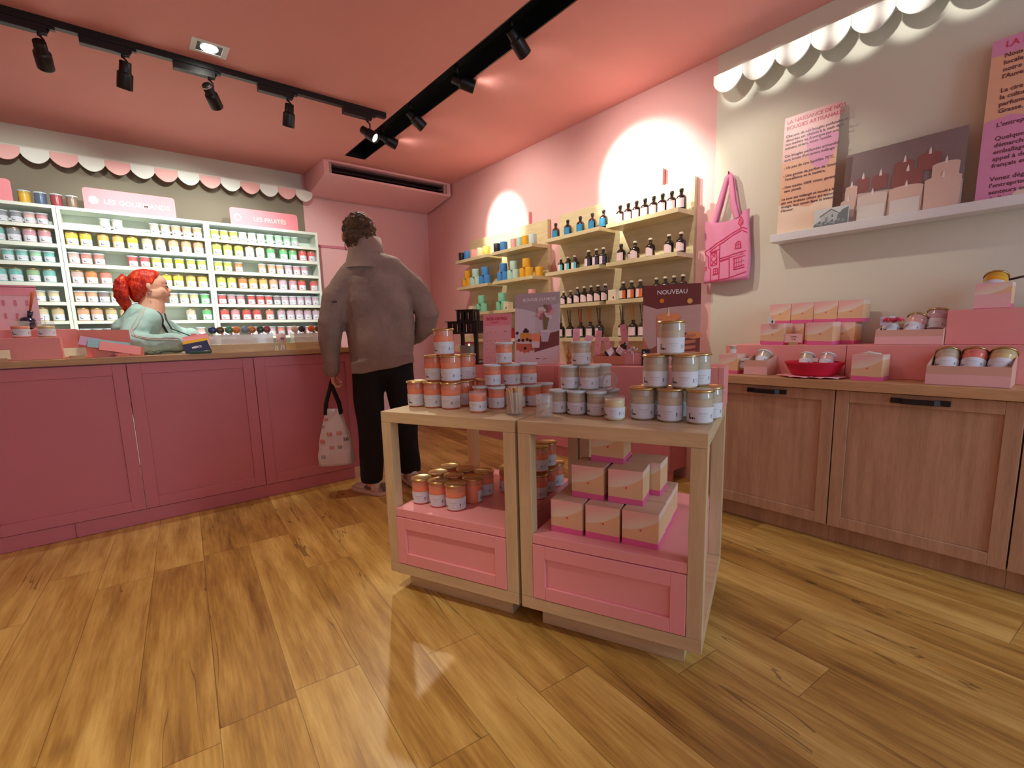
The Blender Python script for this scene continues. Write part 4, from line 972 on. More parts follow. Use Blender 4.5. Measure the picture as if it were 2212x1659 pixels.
for i, y in enumerate((1.140, 1.030, .920, .810)): cbox((2.905, y, .9446+.110), -PI/2, 'marbled candle box, %s from left in the upper row against the wall' % ORD[i], GN, .94)
for y, n in ((1.125, 'left'), (.900, 'right')): cbox((2.785, y, .9446), -PI/2, 'shaded marbled box, the %s one standing in front of the two rows' % n, GN, .98)
M_pcard = mat('price_card', (240, 190, 190), .5, var=.02)
t = thing('price_card', 'small pink price card in a wooden foot before the candle boxes', 'card', (2.735, 1.02, .9446), -PI/2)
g = G(); g.box(-.020, .020, -.008, .008, 0, .014); g.obj('wooden_foot', M_topwood, t, bevel=.001); g = G(); g.box(-.045, .040, -.001, .001, .012, .058); g.obj('card', M_pcard, t)
g = G(); text_faces(g, 'Coffret', .010, T(0, -.0014, .042) @ STAND); text_faces(g, '23,90', .010, T(0, -.0014, .028) @ STAND); g.obj('lettering', m_('ink', (130, 70, 80)), t)
# open boxes with lying jars
def cm_front(name, x, y, z, w_, d_, h_, label, cat='box', mt=None, low=None):
    """open card box, front towards -x; w along y"""
    t = thing(name, label, cat, (x, y, z), -PI/2)
    g = G(); e = .0025; lo = low or h_
    g.box(-w_/2, w_/2, -d_/2, d_/2, 0, e); g.box(-w_/2, w_/2, -d_/2, -d_/2+e, e, lo); g.box(-w_/2, w_/2, d_/2-e, d_/2, e, h_)
    for s_ in (-1, 1):
        xa, xb = (-w_/2, -w_/2+e) if s_ < 0 else (w_/2-e, w_/2)
        g.add([(xa, -d_/2+e, e), (xb, -d_/2+e, e), (xb, d_/2-e, e), (xa, d_/2-e, e), (xa, -d_/2+e, lo), (xb, -d_/2+e, lo), (xb, d_/2-e, h_), (xa, d_/2-e, h_)], [(0, 3, 2, 1), (4, 5, 6, 7), (0, 1, 5, 4), (1, 2, 6, 5), (2, 3, 7, 6), (3, 0, 4, 7)])
    g.obj('box_body', mt or M_tray, t)
    g = G(); g.box(-w_/2-.0006, w_/2+.0006, -d_/2-.0012, -d_/2-.0002, .002, lo*.56); g.obj('front_band', M_basket, t)
    return t
M_tray = mat('tray_card', (222, 176, 160), .55, var=.05)
def lying_jar(x, y, z, col, kind, rz, tilt, label, group=None):
    r = jar(kind, col, (x, y, z), label, group or 'jars lying in open boxes on the right', 0, True)
    r.rotation_mode = 'XYZ'; r.rotation_euler = (RAD(-.6*tilt), 0, rz); return r
cm_front('open_tray', 2.835, .557, .9446, .240, .155, .095, 'open card tray with ribboned jars on the pink riser', low=.068)
lying_jar(2.825, .635, .985, 'stone', 'white', -PI/2+.3, 55, 'pale jar lying at the left of the upper open tray')
lying_jar(2.825, .560, .985, 'blush', 'gold', -PI/2-.2, 60, 'blush jar lying in the middle of the upper open tray')
lying_jar(2.875, .485, 1.000, 'lilac', 'gold', -PI/2, 40, 'lilac jar leaning at the right of the upper open tray')
t = thing('ribbon_bow', 'curly pink ribbon bow with a pale tag on the upper open tray', 'ribbon', (2.80, .622, 1.046))
g = G()
for k in range(9):
    a = k*.75; g.tube([(0, 0, 0), (.012*math.cos(a), .022*math.sin(a), .010+.006*(k % 3)), (.006*math.cos(a+1), .034*math.sin(a+.4), .016), (.0, .040*math.sin(a+.2), .006)], [.002, .005, .006, .003], 7)
g.obj('curls', mat('hot_pink_ribbon', (232, 90, 120), .4), t); g = G(); g.box(-.002, -.0005, .015, .05, -.012, .028); g.obj('paper_tag', mat('lilac_paper', (206, 196, 222), .5), t)
tr = cm_front('open_tray', 2.640, .325, .7906, .245, .150, .125, 'large open card tray with three jars at the right end of the worktop', low=.078)
lying_jar(2.640, .400, .838, 'stone', 'gold', -PI/2+.1, 62, 'pale jar lying at the left in the large open tray')
lying_jar(2.645, .322, .838, 'coral', 'gold', -PI/2, 60, 'coral jar lying in the middle of the large open tray')
lying_jar(2.640, .245, .838, 'sand', 'gold', -PI/2-.1, 62, 'sandy jar lying at the right in the large open tray')
t = thing('price_card', 'tiny cream card in the left corner of the large open tray', 'card', (2.695, .425, .880), -PI/2); g = G(); g.box(-.025, .025, -.001, .001, 0, .040); g.obj('card', M_card, t)
cm_front('gift_cube', 2.660, 1.150, .7906, .118, .115, .100, 'open pink cube box showing a silver lid left of the red bowl', 'gift box', low=.078)
lying_jar(2.660, 1.150, .835, 'stone', 'white', -PI/2, 65, 'pale jar lying in the open cube box left of the red bowl')
cbox((2.66, 1.30, .7906), -PI/2, 'shaded marbled box half hidden behind the corner of the right table', 'candle boxes on the oak worktop', .92)
lying_jar(2.66, 1.300, .900, 'stone', 'white', -PI/2, 0, 'small pale jar lid peeking above the box behind the table corner').scale = (.5,)*3
t = thing('paper_bow', 'pale paper rosette between the two left open boxes', 'ribbon', (2.632, 1.226, .842))
g = G(); g.lathe([(.0004, 0), (.02, .001), (.026, .004), (.022, .007), (.0004, .005)], 12, cap=False, M=T(ry=RAD(-70))); g.obj('rosette', mat('silver_paper', (214, 200, 210), .3), t); g = G(); g.box(-.006, -.004, -.03, .02, .02, .035); g.obj('tail', M_white, t)
cb = cbox((2.640, .657, .7906), -PI/2, 'marbled candle box with a white ribbon on its lid right of the red bowl', 'candle boxes on the oak worktop', 1.0)
t = thing('white_ribbon', 'white ribbon lying on the box right of the red bowl', 'ribbon', (2.62, .66, .9062)); g = G(); g.tube([(0, .03, .004), (0, 0, .010), (-.004, -.02, .006), (0, -.045, .005)], [.002, .007, .005, .002], 6); g.obj('ribbon_strip', M_white, t)
cm_front('gift_cube', 2.87, .305, 1.0925, .108, .105, .104, 'open marbled box on the tall riser holding a yellow jar', 'gift box', mt=M_box, low=.104)
r = lying_jar(2.872, .312, 1.150, 'mustard', 'gold', -PI/2, 65, 'mustard yellow jar lying on the box at the far right')
t = thing('cinnamon_stick', 'dark brown cinnamon stick on the box at the far right', 'stick', (2.86, .245, 1.207)); g = G(); g.tube([(0, .022, 0), (-.004, -.035, .012)], .0045, 8); g.obj('stick', mat('dark_bark', (70, 48, 28), .7), t)
# red fabric bowl on crumpled pink tissue
M_red = mat('red_felt', (206, 24, 60), .8, var=.12, scale=20, bump=.2)
t = thing('fabric_bowl', 'shallow crimson fabric bowl holding two silver lidded jars', 'bowl', (2.634, .885, .7975), -PI/2)
g = G(); g.lathe([(.0004, .002), (.078, .0), (.100, .010), (.124, .056), (.132, .066), (.126, .070), (.118, .058), (.094, .016), (.0004, .010)], 40, cap=False, M=Matrix.Diagonal((1.0, .62, 1, 1))); g.obj('bowl_body', M_red, t)
lying_jar(2.640, .930, .834, 'stone', 'white', -PI/2, 60, 'pale jar at the left in the red bowl').scale = (.9,)*3
lying_jar(2.640, .840, .834, 'blush', 'white', -PI/2, 60, 'pale jar at the right in the red bowl').scale = (.9,)*3
g = G(); n = 40; vs = [(0, 0, .004)]
for k in range(n):
    a = 2*PI*k/n; q = 1+.07*math.sin(5*a)+.05*math.sin(11*a+1); vs.append((.085*q*math.cos(a), .145*q*math.sin(a), .003+.006*abs(math.sin(7*a))))
vs += [(x, y, z-.002) for x, y, z in vs]
fs = [(0, 1+k, 1+(k+1) % n) for k in range(n)]+[(n+1, n+2+(k+1) % n, n+2+k) for k in range(n)]+[(1+k, n+2+k, n+2+(k+1) % n, 1+(k+1) % n) for k in range(n)]
g.add(vs, fs, 0, True); tag(g.obj('tissue_paper', mat('pink_tissue', (244, 170, 184), .7), loc=(2.612, .885, .7925)), 'crumpled pink tissue paper under the red bowl', 'paper')
t = thing('paper_tag', 'small white tag sticking out of the red bowl', 'tag', (2.63, .885, .866), -PI/2); g = G(); g.box(-.014, .018, -.001, .001, 0, .020); g.box(-.012, -.006, -.001, .001, -.018, 0); g.obj('tag_card', M_white, t)
t = thing('paper_tag', 'white tag with a dark mark hanging between the upper candle boxes', 'tag', (2.715, 1.125, 1.058), -PI/2); g = G(); g.box(-.020, .016, -.001, .001, 0, .022); g.box(.0, .007, -.0016, -.001, .004, .016, 1); g.box(-.024, -.006, .002, .0035, .010, .040); g.obj('tag_card', [M_white, M_black], t)

# ------------------------------------------------------------------ white wall ledge with panels
g = G(); g.box(2.879, XW-.002, -1.6, 1.227, 1.504, 1.546); tag(g.obj('wall_ledge', M_white, bevel=.002), 'long white ledge on the wall holding the leaning posters', 'ledge')
ZL = 1.5467
def wall_board(name, y0, y1, h_, lean, label, x=2.905, cat='poster', th=.006):
    t = thing(name, label, cat, (x, (y0+y1)/2, ZL), -PI/2); t.rotation_mode = 'XYZ'; t.rotation_euler = (RAD(-lean), 0, -PI/2); return t
def story(t, W, H, lines, title, cpink, circ, back=None):
    g = G(); h = W/2
    g.box(-h, h, 0, .006, 0, H, 0)
    n = 24
    if circ == 1:
        flat(g, [(-h, H), (-h, H*.62), (h, H*.62), (h, H)], -.0003, 1)
        disc(g, h-.07, H*.78, .075, .17, -.0006, 2, 28, PI*.9, PI*2.0)
        flat(g, [(-h, 0), (h, 0), (h, H*.30), (.02, H*.20), (-h, H*.26)], -.0005, 3)
    else:
        flat(g, [(-h, 0), (-h+.10, .0), (-h+.20, H*.14), (-h+.235, H*.30), (-h+.20, H*.44), (-h+.08, H*.52), (-h, H*.5)], -.0006, 2)
        flat(g, [(-h, 0), (h, 0), (h, H*.30), (-h, H*.30)], -.0003, 3); flat(g, [(-h, H*.90), (h, H*.90), (h, H), (-h, H)], -.0004, 2)
    g.obj('board', [m_('peach', (236, 182, 150)), m_('palepink', (240, 190, 190)), m_('orchid', (226, 152, 190)), m_('cream', (244, 220, 196))], t)
    g = G(); z = H*.955
    for tx in title: text_faces(g, tx, .026 if circ == 1 else .034, T(-h+.012 if circ == 1 else -h+.04, -.0012, z) @ STAND, align='LEFT', bold=.0003); z -= .030
    g.obj('title', m_('titlepink', (214, 70, 110)), t)
    g = G(); z -= .012
    for tx in lines:
        if tx: text_faces(g, tx, .0188 if circ == 1 else .024, T(-h+.012 if circ == 1 else -h+.04, -.0012, z) @ STAND, align='LEFT', bold=.0002)
        z -= .0205 if circ == 1 else .027
    g.obj('lettering', m_('textink', (96, 62, 74)), t)
t = wall_board('story_panel', .945, 1.212, .62, 3, 'narrow peach and pink story panel at the left end of the white ledge', 2.925)
story(t, .262, .615, ['Chacune de nos bougies parfumées et', 'décorées est réalisée à la main dans', 'nos ateliers en Auvergne par nos', 'artisans ciriers, toute l\'année.', '', 'Ces bougies parfumées artisanales', 'sont issues d\'un savant mélange :', '', '- Un peu de cire liquéfiée 70°C,', '', '- Une goutte de parfum de Grasse,', '  l\'excellence en la matière,', '', '- Une mèche 100% coton, garantie', '  sans plomb.', '', 'Le tout est mélangé et moulé à la main', 'par nos artisans ciriers qui apportent un', 'dosage, leur savoir-faire et beaucoup', "d'amour."], ['LA NAISSANCE DE NOS', 'BOUGIES ARTISANALES'], 0, 1)
t = wall_board('story_panel', -.10, .412, .62, 3, 'large pink story panel cut off by the right picture edge', 2.922)
story(t, .50, .640, ['Nous prônons une fabrication', 'locale, artisanale, faite dans', 'notre atelier au cœur de', "l'Auvergne.", '', 'La cire est végétale, issue de', 'la culture de soja et de colza,', 'parfumée avec des parfums de', 'Grasse.', '', "L'entreprise éco-responsable :", '', 'Quelques mots de notre', 'démarche : recycler nos verres,', 'emballages en carton, faire', 'appel à des partenaires', 'français et locaux.', '', 'Venez déguster et découvrir', "l'entreprise au travers de nos", "senteurs et créer l'univers", "de l'artisan."], ['LA FABRIQUE ARTISANALE'], 0, 2)
# candle photograph
t = wall_board('candle_photo', .452, .905, .33, 3, 'wide photo print of burning candles leaning on the white ledge', 2.93)
W, H = .452, .335; h = W/2
g = G(); g.box(-h, h, 0, .008, 0, H, 0); flat(g, [(-h, 0), (h, 0), (h, H*.34), (-h, H*.42)], -.0004, 1)
flat(g, [(-h, 0), (-h+.022, 0), (-h+.03, H*.97), (-h, H*.97)], -.0005, 6)
def cup(cx, z0, z1, w_, mw, d): 
    flat(g, [(cx-w_/2, z0), (cx+w_/2, z0), (cx+w_/2*1.05, z1), (cx-w_/2*1.05, z1)], d, mw); disc(g, cx, z1, w_/2*1.05, .012, d-.0002, mw, 18)
    flat(g, [(cx-.005, z1+.004), (cx+.006, z1+.004), (cx+.004, z1+.024), (cx+.001, z1+.036), (cx-.004, z1+.020)], d-.0004, 5)
for i, (cx, z0, z1, w_, mw) in enumerate(((-.145, .14, .200, .055, 2), (-.075, .14, .198, .060, 2), (.015, .175, .235, .070, 2), (.105, .18, .245, .075, 2), (-.19, .08, .17, .05, 3), (.03, .09, .190, .11, 2), (.165, .10, .19, .09, 3), (-.20, .03, .105, .06, 3), (-.10, .0, .115, .115, 4), (.03, .0, .120, .12, 3), (.16, .0, .13, .12, 3))):
    cup(cx, z0, z1, w_, mw, -.0008-.0006*i)
flat(g, [(-.155, 0), (-.045, 0), (-.045, .07), (-.155, .07)], -.0085, 7); flat(g, [(-.025, 0), (.085, 0), (.085, .072), (-.025, .072)], -.0085, 7)
g.obj('print', [m_('dusk', (138, 122, 122)), m_('glasspale', (214, 190, 184)), m_('wine', (150, 96, 92)), m_('rosewax', (226, 196, 182)), m_('milk', (226, 212, 200)), m_('flamew', (240, 224, 220)), m_('umber', (112, 88, 84)), m_('labelwhite', (226, 222, 214))], t)
t = wall_board('small_photo_block', .862, 1.015, .09, 5, 'small black and white photo block of a timber house on the ledge', 2.890, 'photo')
g = G(); h = .076; g.box(-h, h, 0, .012, 0, .088, 0)
flat(g, [(-h, .0), (h, 0), (h, .02), (.01, .016), (-h, .010)], -.0003, 1); flat(g, [(-.04, .01), (.036, .012), (.036, .050), (.0, .072), (-.044, .048)], -.0005, 2)
flat(g, [(-.050, .046), (.0, .076), (.040, .050), (.038, .056), (.0, .083), (-.052, .052)], -.0008, 1); flat(g, [(.028, .008), (h, .006), (h, .080), (.050, .070), (.030, .046)], -.0007, 1)
for k in range(14): disc(g, -h+.008+.0095*k, .010+.006*(k % 3), .0065, .0075, -.001, (1, 3)[k % 2], 8)
flat(g, [(-.024, .022), (-.012, .022), (-.012, .044), (-.024, .044)], -.0010, 3); flat(g, [(.004, .040), (.010, .040), (.010, .054), (.004, .054)], -.0010, 1)
g.obj('print', [m_('sky', (214, 222, 220)), m_('dgrey', (120, 132, 134)), m_('lgrey', (190, 200, 200)), m_('mgrey', (150, 160, 162))], t)

# ------------------------------------------------------------------ pink tote bag on a hook
M_tote = mat('pink_canvas', (240, 150, 186), .85, var=.06, scale=30, bump=.25)
t = thing('tote_bag', 'pink canvas tote bag printed with a half timbered house', 'bag', (2.955, 1.512, 1.325), -PI/2)
g = G(); nx, nz = 18, 16; vs = []; fs = []
def tote_pt(u_, v_, front):
    x = -.140+.280*u_+.008*math.sin(v_*5); top = .385-.030*math.sin(PI*u_)+(.020 if u_ > .85 else 0)
    z = v_*top; bulge = .020*math.sin(PI*u_)*(.35+.65*(1-v_))+.004*math.sin(u_*17+v_*4)*(v_ > .4)
    return (x*(1-.04*v_), -bulge-.004 if front else .012, z)
for fr in (1, 0):
    for j in range(nz+1):
        for i in range(nx+1): vs.append(tote_pt(i/nx, j/nz, fr))
N = (nx+1)*(nz+1)
for j in range(nz):
    for i in range(nx):
        a = j*(nx+1)+i; fs.append((a, a+1, a+nx+2, a+nx+1)); fs.append((N+a, N+a+nx+1, N+a+nx+2, N+a+1))
for j in range(nz):
    a = j*(nx+1); fs.append((a, a+nx+1, N+a+nx+1, N+a)); a += nx; fs.append((a, N+a, N+a+nx+1, a+nx+1))
for i in range(nx): fs.append((i, N+i, N+i+1, i+1))
g.add(vs, fs, 0, True); bag = g.obj('bag_body', M_tote, t)
def strap(x0, x1, zt, y):
    g = G(); P = [(x0, y, .355), (x0+(.0-x0)*.35+.004, y-.004, .46), (-.012, y+.004, zt-.02), (0, y+.010, zt), (.012, y+.004, zt-.02), (x1+(0-x1)*.35-.004, y-.004, .46), (x1, y, .365)]
    W_ = .016; vs = []; fs = []
    for i, p in enumerate(P):
        d = Vector(P[min(i+1, 6)])-Vector(P[max(i-1, 0)]); d.normalize(); q = Vector((-d.z, 0, d.x))*W_*(1 if i not in (2, 3, 4) else .7)
        for yy in (0, .004): vs += [(p[0]+q.x, p[1]+yy, p[2]+q.z), (p[0]-q.x, p[1]+yy, p[2]-q.z)]
    for i in range(6):
        a = i*4; fs += [(a, a+1, a+5, a+4), (a+2, a+6, a+7, a+3), (a, a+4, a+6, a+2), (a+1, a+3, a+7, a+5)]
    g.add(vs, fs, 0, True); g.obj('strap', M_tote, t)
strap(-.085, .060, .630, -.010); strap(-.080, .065, .632, .010)
# printed house lines on the front
g = G()
def ln(*pts, w_=.0028):
    for a, b in zip(pts[:-1], pts[1:]):
        a, b = Vector(a), Vector(b); d = (b-a).normalized(); q = Vector((-d.y, d.x))*w_; m = max(2, int((b-a).length/.03)+1)
        for k in range(m):
            p0 = a+(b-a)*(k/m); p1 = a+(b-a)*((k+1)/m); r_ = []
            for p in (p0-q, p1-q, p1+q, p0+q):
                # sit on the bulging cloth
                v_ = p.y/.37; u_ = (p.x/(1-.04*v_)-.008*math.sin(v_*5)+.140)/.280
                r_.append((p.x, tote_pt(u_, max(0, min(1, v_)), True)[1]-.0016, p.y))
            g.add(r_, [(0, 1, 2, 3)])
ln((-.135, .195), (-.03, .245), (.095, .305), (.125, .292)); ln((-.105, .193), (-.02, .233), (.092, .290), (.125, .272)); ln((-.135, .195), (-.128, .176), (-.110, .165), (-.108, .10), (-.092, .085), (-.088, .010))
ln((-.032, .232), (-.030, .014)); ln((-.100, .080+.105), (-.036, .088+.108)); ln((-.095, .180), (-.052, .185), (-.048, .108), (-.092, .103), (-.095, .180)); ln((-.095, .180), (-.048, .145), (-.092, .103)); ln((-.052, .185), (-.094, .142), (-.048, .108))
ln((-.070, .083), (-.042, .085), (-.040, .052), (-.068, .050), (-.070, .083)); ln((-.076, .046), (-.034, .050)); ln((-.056, .084), (-.054, .051), w_=.0015); ln((-.069, .067), (-.041, .069), w_=.0015)
ln((-.030, .140), (.125, .168)); ln((-.030, .128), (.125, .154), w_=.0018); ln((-.026, .122), (.030, .132), (.036, .018)); ln((-.092, .008), (.036, .018), (.13, .045))
ln((.052, .128), (.096, .136)); ln((.062, .062), (.060, .128)); ln((.060, .074), (.118, .088)); ln((.058, .062), (.120, .074)); ln((.096, .136), (.122, .140), w_=.0018)
for k in range(3): ln((.074+.014*k, .078+.003*k), (.072+.014*k, .131+.002*k), w_=.0012)
ln((.062, .100), (.118, .112), w_=.0012)
ln((.066, .188), (.066, .215), (.074, .226), (.086, .226), (.092, .216), (.092, .190)); ln((.060, .184), (.098, .188)); ln((.079, .190), (.079, .225), w_=.0013); ln((.067, .206), (.092, .208), w_=.0013)
ln((.086, .306), (.086, .318)); ln((.086, .316), (.072, .330), (.076, .350), (.086, .368), (.098, .346), (.098, .328), (.086, .316)); ln((.088, .322), (.080, .334), (.088, .350), (.092, .334), (.088, .322), w_=.0014)
ln((-.132, .100), (-.122, .102), (-.120, .082), (-.131, .080), (-.132, .100), w_=.002)
g.obj('house_print', mat('magenta_ink', (216, 40, 96), .7, var=.05), bag)
t = thing('wall_hook', 'small hook holding up the pink tote bag', 'hook', (XW, 1.512, 1.953), -PI/2); g = G(); g.tube([(0, -.001, 0), (0, -.034, -.004), (0, -.05, .004), (0, -.052, .016)], .004, 8); g.obj('hook_wire', mat('dull_red_hook', (150, 40, 60), .4), t)
# ------------------------------------------------------------------ ceiling track and spotlights
TY = 3.48
g = G(); g.box(XL+.002, 1.702, TY-.018, TY+.018, H_CEIL-.036, H_CEIL-.001)
tag(g.obj('light_track', M_black, bevel=.001), 'black ceiling track running parallel to the back wall', 'light track')
M_lens = {}
def lens(st, col=(255, 246, 226)):
    k = (st, col)
    if k not in M_lens: M_lens[k] = mat('lamp_lens_%d' % len(M_lens), col, .3, emit=(col, st), var=0)
    return M_lens[k]
def head(t, pivot, d, L=.135, R=.036, on=6, ring=False, name='lamp_head'):
    """cylinder spotlight hung from pivot, shining along d"""
    d = Vector(d).normalized(); q = d.to_track_quat('Z', 'Y').to_matrix().to_4x4(); M = Matrix.Translation(pivot) @ q
    g = G(); g.lathe([(.0004, -.058), (R*.62, -.058), (R*.74, -.054), (R*.76, -.010), (R*.80, -.006), (R*.97, -.002), (R, .004), (R, L-.058-.004), (R*.97, L-.058), (R*.90, L-.058), (R*.86, L-.075), (.0004, L-.0752)], 28, cap=False, M=M)
    h = g.obj(name, M_black, t)
    g = G(); g.lathe([(.0004, 0), (R*.84, 0), (R*.84, .0006), (.0004, .0006)], 24, cap=False, M=M @ Matrix.Translation((0, 0, L-.0735))); g.obj('lens', lens(on), h)
    if ring:
        g = G(); g.lathe([(R*.64, -.0590), (R*.66, -.0540), (R*.78, -.0535), (R*.79, -.047), (R*.64, -.0470)], 28, cap=False, M=M); g.obj('glint_ring', M_chrome, h)  # metal ring put in for the downlight's reflection on the rear end
    return h
HEADS = [(-.135, (.05, .80, -.52), False, 'first'), (.190, (-.12, .42, -.90), False, 'second'), (.590, (.45, .72, -.55), True, 'third'), (1.025, (-.06, .30, -.95), False, 'fourth'), (1.560, (.40, -.62, -.52), False, 'fifth')]
for x, d, ring, n in HEADS:
    t = thing('track_spotlight', 'black track spotlight%s, %s from left on the track' % (' with a reflected glint ring at its rear' if ring else '', n), 'spotlight', (x, TY, H_CEIL-.037), 0, 'spotlights on the ceiling track')
    g = G(); g.box(-.175, .03, -.0165, .0165, -.040, -.0005); g.obj('driver_box', M_black, t, bevel=.001)
    g = G(); g.box(-.175, -.030, -.0168, -.0166, -.0395, -.0370); g.obj('driver_edge', mat('grey_edge', (120, 116, 112), .5), t)
    g = G(); g.box(.030, .062, -.012, .012, -.012, -.0005); g.tube([(.034, 0, -.010), (.020, 0, -.036), (0, 0, -.0405), (0, 0, -.052)], .010, 12); g.obj('swivel', M_black, t)
    g = G(); g.tube([(0, 0, -.050), (.014, -.012, -.072), (.012, -.010, -.112)], .0052, 8); g.obj('arm', M_black, t)
    head(t, Vector((0, 0, -.130)), d, on=7 if n == 'fifth' else 3, ring=ring)
TX = .5*(SX0+SX1)
TH = [(3.86, (.93, -.10, -.36), 'first'), (3.38, (.80, -.05, -.60), 'second'), (2.75, (.86, -.42, -.30), 'third'), (2.20, (.82, .10, -.56), 'fourth'), (1.62, (.72, -.55, -.42), 'fifth')]
for y, d, n in TH:
    t = thing('channel_spotlight', 'black spotlight in the recessed channel, the %s from the back wall' % n, 'spotlight', (TX, y, H_CEIL+.118), 0, 'spotlights in the ceiling channel')
    g = G(); g.tube([(0, 0, 0), (0, 0, -.06), (.01, 0, -.100)], .010, 10); g.obj('arm', M_black, t)
    head(t, Vector((.030, 0, -.135)), d, L=.150, R=.040, on=8)
# unseen narrow beams added along the channel to overexpose the right hand valance
for y_ in (1.50, 1.30, 1.10, .90, .70, .50, .30, .10, -.10):
    spot('valance_beam', (TX+.12, y_, 2.545), (2.87, y_-.01, 2.462), 20, 14, .6, (1, .97, .90), .02)
# recessed downlight
def downlight(x, y, lab):
    t = thing('recessed_downlight', lab, 'downlight', (x, y, H_CEIL), 0)
    g = G(); a, b = .090, .062
    for bx in ((-a, a, -a*.8, -b*.8), (-a, a, b*.8, a*.8), (-a, -b, -b*.8, b*.8), (b, a, -b*.8, b*.8)): g.box(*bx, -.004, -.0005)
    g.obj('square_trim', M_white, t, bevel=.0008)
    g = G(); g.box(-b, b, -b*.8, b*.8, -.0012, -.0006); g.obj('dark_well', M_black, t)
    g = G(); g.lathe([(.0004, -.0046), (.040, -.0046), (.043, -.0018)], 30, cap=False); g.obj('lens', lens(14, (255, 252, 240)), t)
downlight(.575, 3.297, 'small square recessed downlight in the ceiling above the track')
# ---- the light these lamps throw
def P_on(s, d, L=.2): return tuple(Vector(s)+Vector(d).normalized()*L)
hz = H_CEIL-.037-.130
WARM = (1, .93, .80); COOL = (.93, 1, .93)
for (x, d, ring, n), (tx, ty, tz, p, sz) in zip(HEADS, ((-.35, 4.95, 1.62, 36, 78), (.22, 4.05, 1.2, 24, 84), (.55, 4.9, 1.62, 70, 76), (1.20, 4.95, 1.58, 36, 74), (1.15, 1.40, .78, 38, 62))):
    s = Vector((x, TY, hz))+Vector(d).normalized()*.085
    spot('track_beam', s, (tx, ty, tz), p, sz, .6, COOL if n != 'fifth' else WARM, .03)
hz2 = H_CEIL+.118-.135
for (y, d, n), (tx, ty, tz, p, sz) in zip(TH, ((2.98, 3.72, 2.06, 80, 34), (2.98, 3.45, 1.75, 26, 104), (2.98, 2.16, 2.08, 105, 40), (2.98, 2.15, 1.75, 26, 104), (2.95, 1.35, 1.55, 14, 64))):
    s = Vector((TX+.030, y, hz2))+Vector(d).normalized()*.10
    spot('channel_beam', s, (tx, ty, tz), p, sz, .55 if sz < 100 else 1.0, WARM, .025)
    # stray light that brushes the ceiling in front of every head
    spot('channel_spill', s+Vector((.012, 0, 0)), s+Vector(d).normalized()*.5+Vector((0, 0, .10)), .55, 120, 1.0, (1, .92, .88), .02)

# ------------------------------------------------------------------ ceiling cassette air conditioner
t = thing('air_conditioner', 'long pink ceiling mounted air conditioner in the back corner', 'air conditioner', (2.30, 5.18, H_CEIL), 0)
M_ac = mat('ac_pink_casing', (244, 192, 196), .5, var=.03); M_acin = mat('ac_dark_inside', (26, 18, 20), .6, var=0)
g = G(); h = .675
prof = [(-.005, -.002), (-.555, -.002), (-.560, -.018), (-.560, -.118), (-.548, -.135), (-.09, -.205), (-.02, -.205), (-.005, -.185)]
# casing ends and shell with an outlet slot in the front
for sx in (-1, 1):
    x0, x1 = (-h, -h+.045) if sx < 0 else (h-.045, h); g.prism(prof, x0, x1, plane='yz')
g.box(-h+.045, h-.045, -.555, -.005, -.020, -.002); g.add([(-h+.045, -.560, -.118), (h-.045, -.560, -.118), (h-.045, -.548, -.135), (-h+.045, -.548, -.135), (-h+.045, -.09, -.205), (h-.045, -.09, -.205), (h-.045, -.005, -.205), (-h+.045, -.005, -.205)], [(0, 1, 2, 3), (3, 2, 5, 4), (4, 5, 6, 7)])
g.add([(-h+.045, -.560, -.118), (h-.045, -.560, -.118), (h-.045, -.50, -.112), (-h+.045, -.50, -.112)], [(3, 2, 1, 0)])
g.add([(-h+.045, -.560, -.018), (h-.045, -.560, -.018), (h-.045, -.560, -.002), (-h+.045, -.560, -.002), (-h+.045, -.50, -.022), (h-.045, -.50, -.022)], [(0, 1, 2, 3), (1, 0, 4, 5)])
g.obj('casing', M_ac, t)
g = G(); g.box(-h+.046, h-.046, -.40, -.39, -.134, -.021); g.add([(-h+.046, -.535, -.125), (h-.046, -.535, -.125), (h-.046, -.40, -.130), (-h+.046, -.40, -.130)], [(0, 1, 2, 3)]); g.obj('outlet_cavity', M_acin, t)
for zz, nm in ((-.050, 'upper'), (-.088, 'lower')):
    g = G(); g.box(-h+.060, h-.060, -.530, -.470, zz, zz+.004, M=T(0, 0, 0)); g.obj('louvre', mat('ac_louvre', (70, 48, 50), .5), t)
for sx in (-1, 1):
    x0, x1 = (-h+.0455, -h+.075) if sx < 0 else (h-.075, h-.0455); g = G(); g.box(x0, x1, -.540, -.42, -.117, -.021); g.obj('slot_end', mat('ac_beige', (190, 160, 140), .5), t)
# door frame line on the back wall, partly behind the man
g = G(); g.box(1.66, 2.16, YB-.012, YB-.0005, 1.975, 2.0); struct('trim_2', g, M_counter)

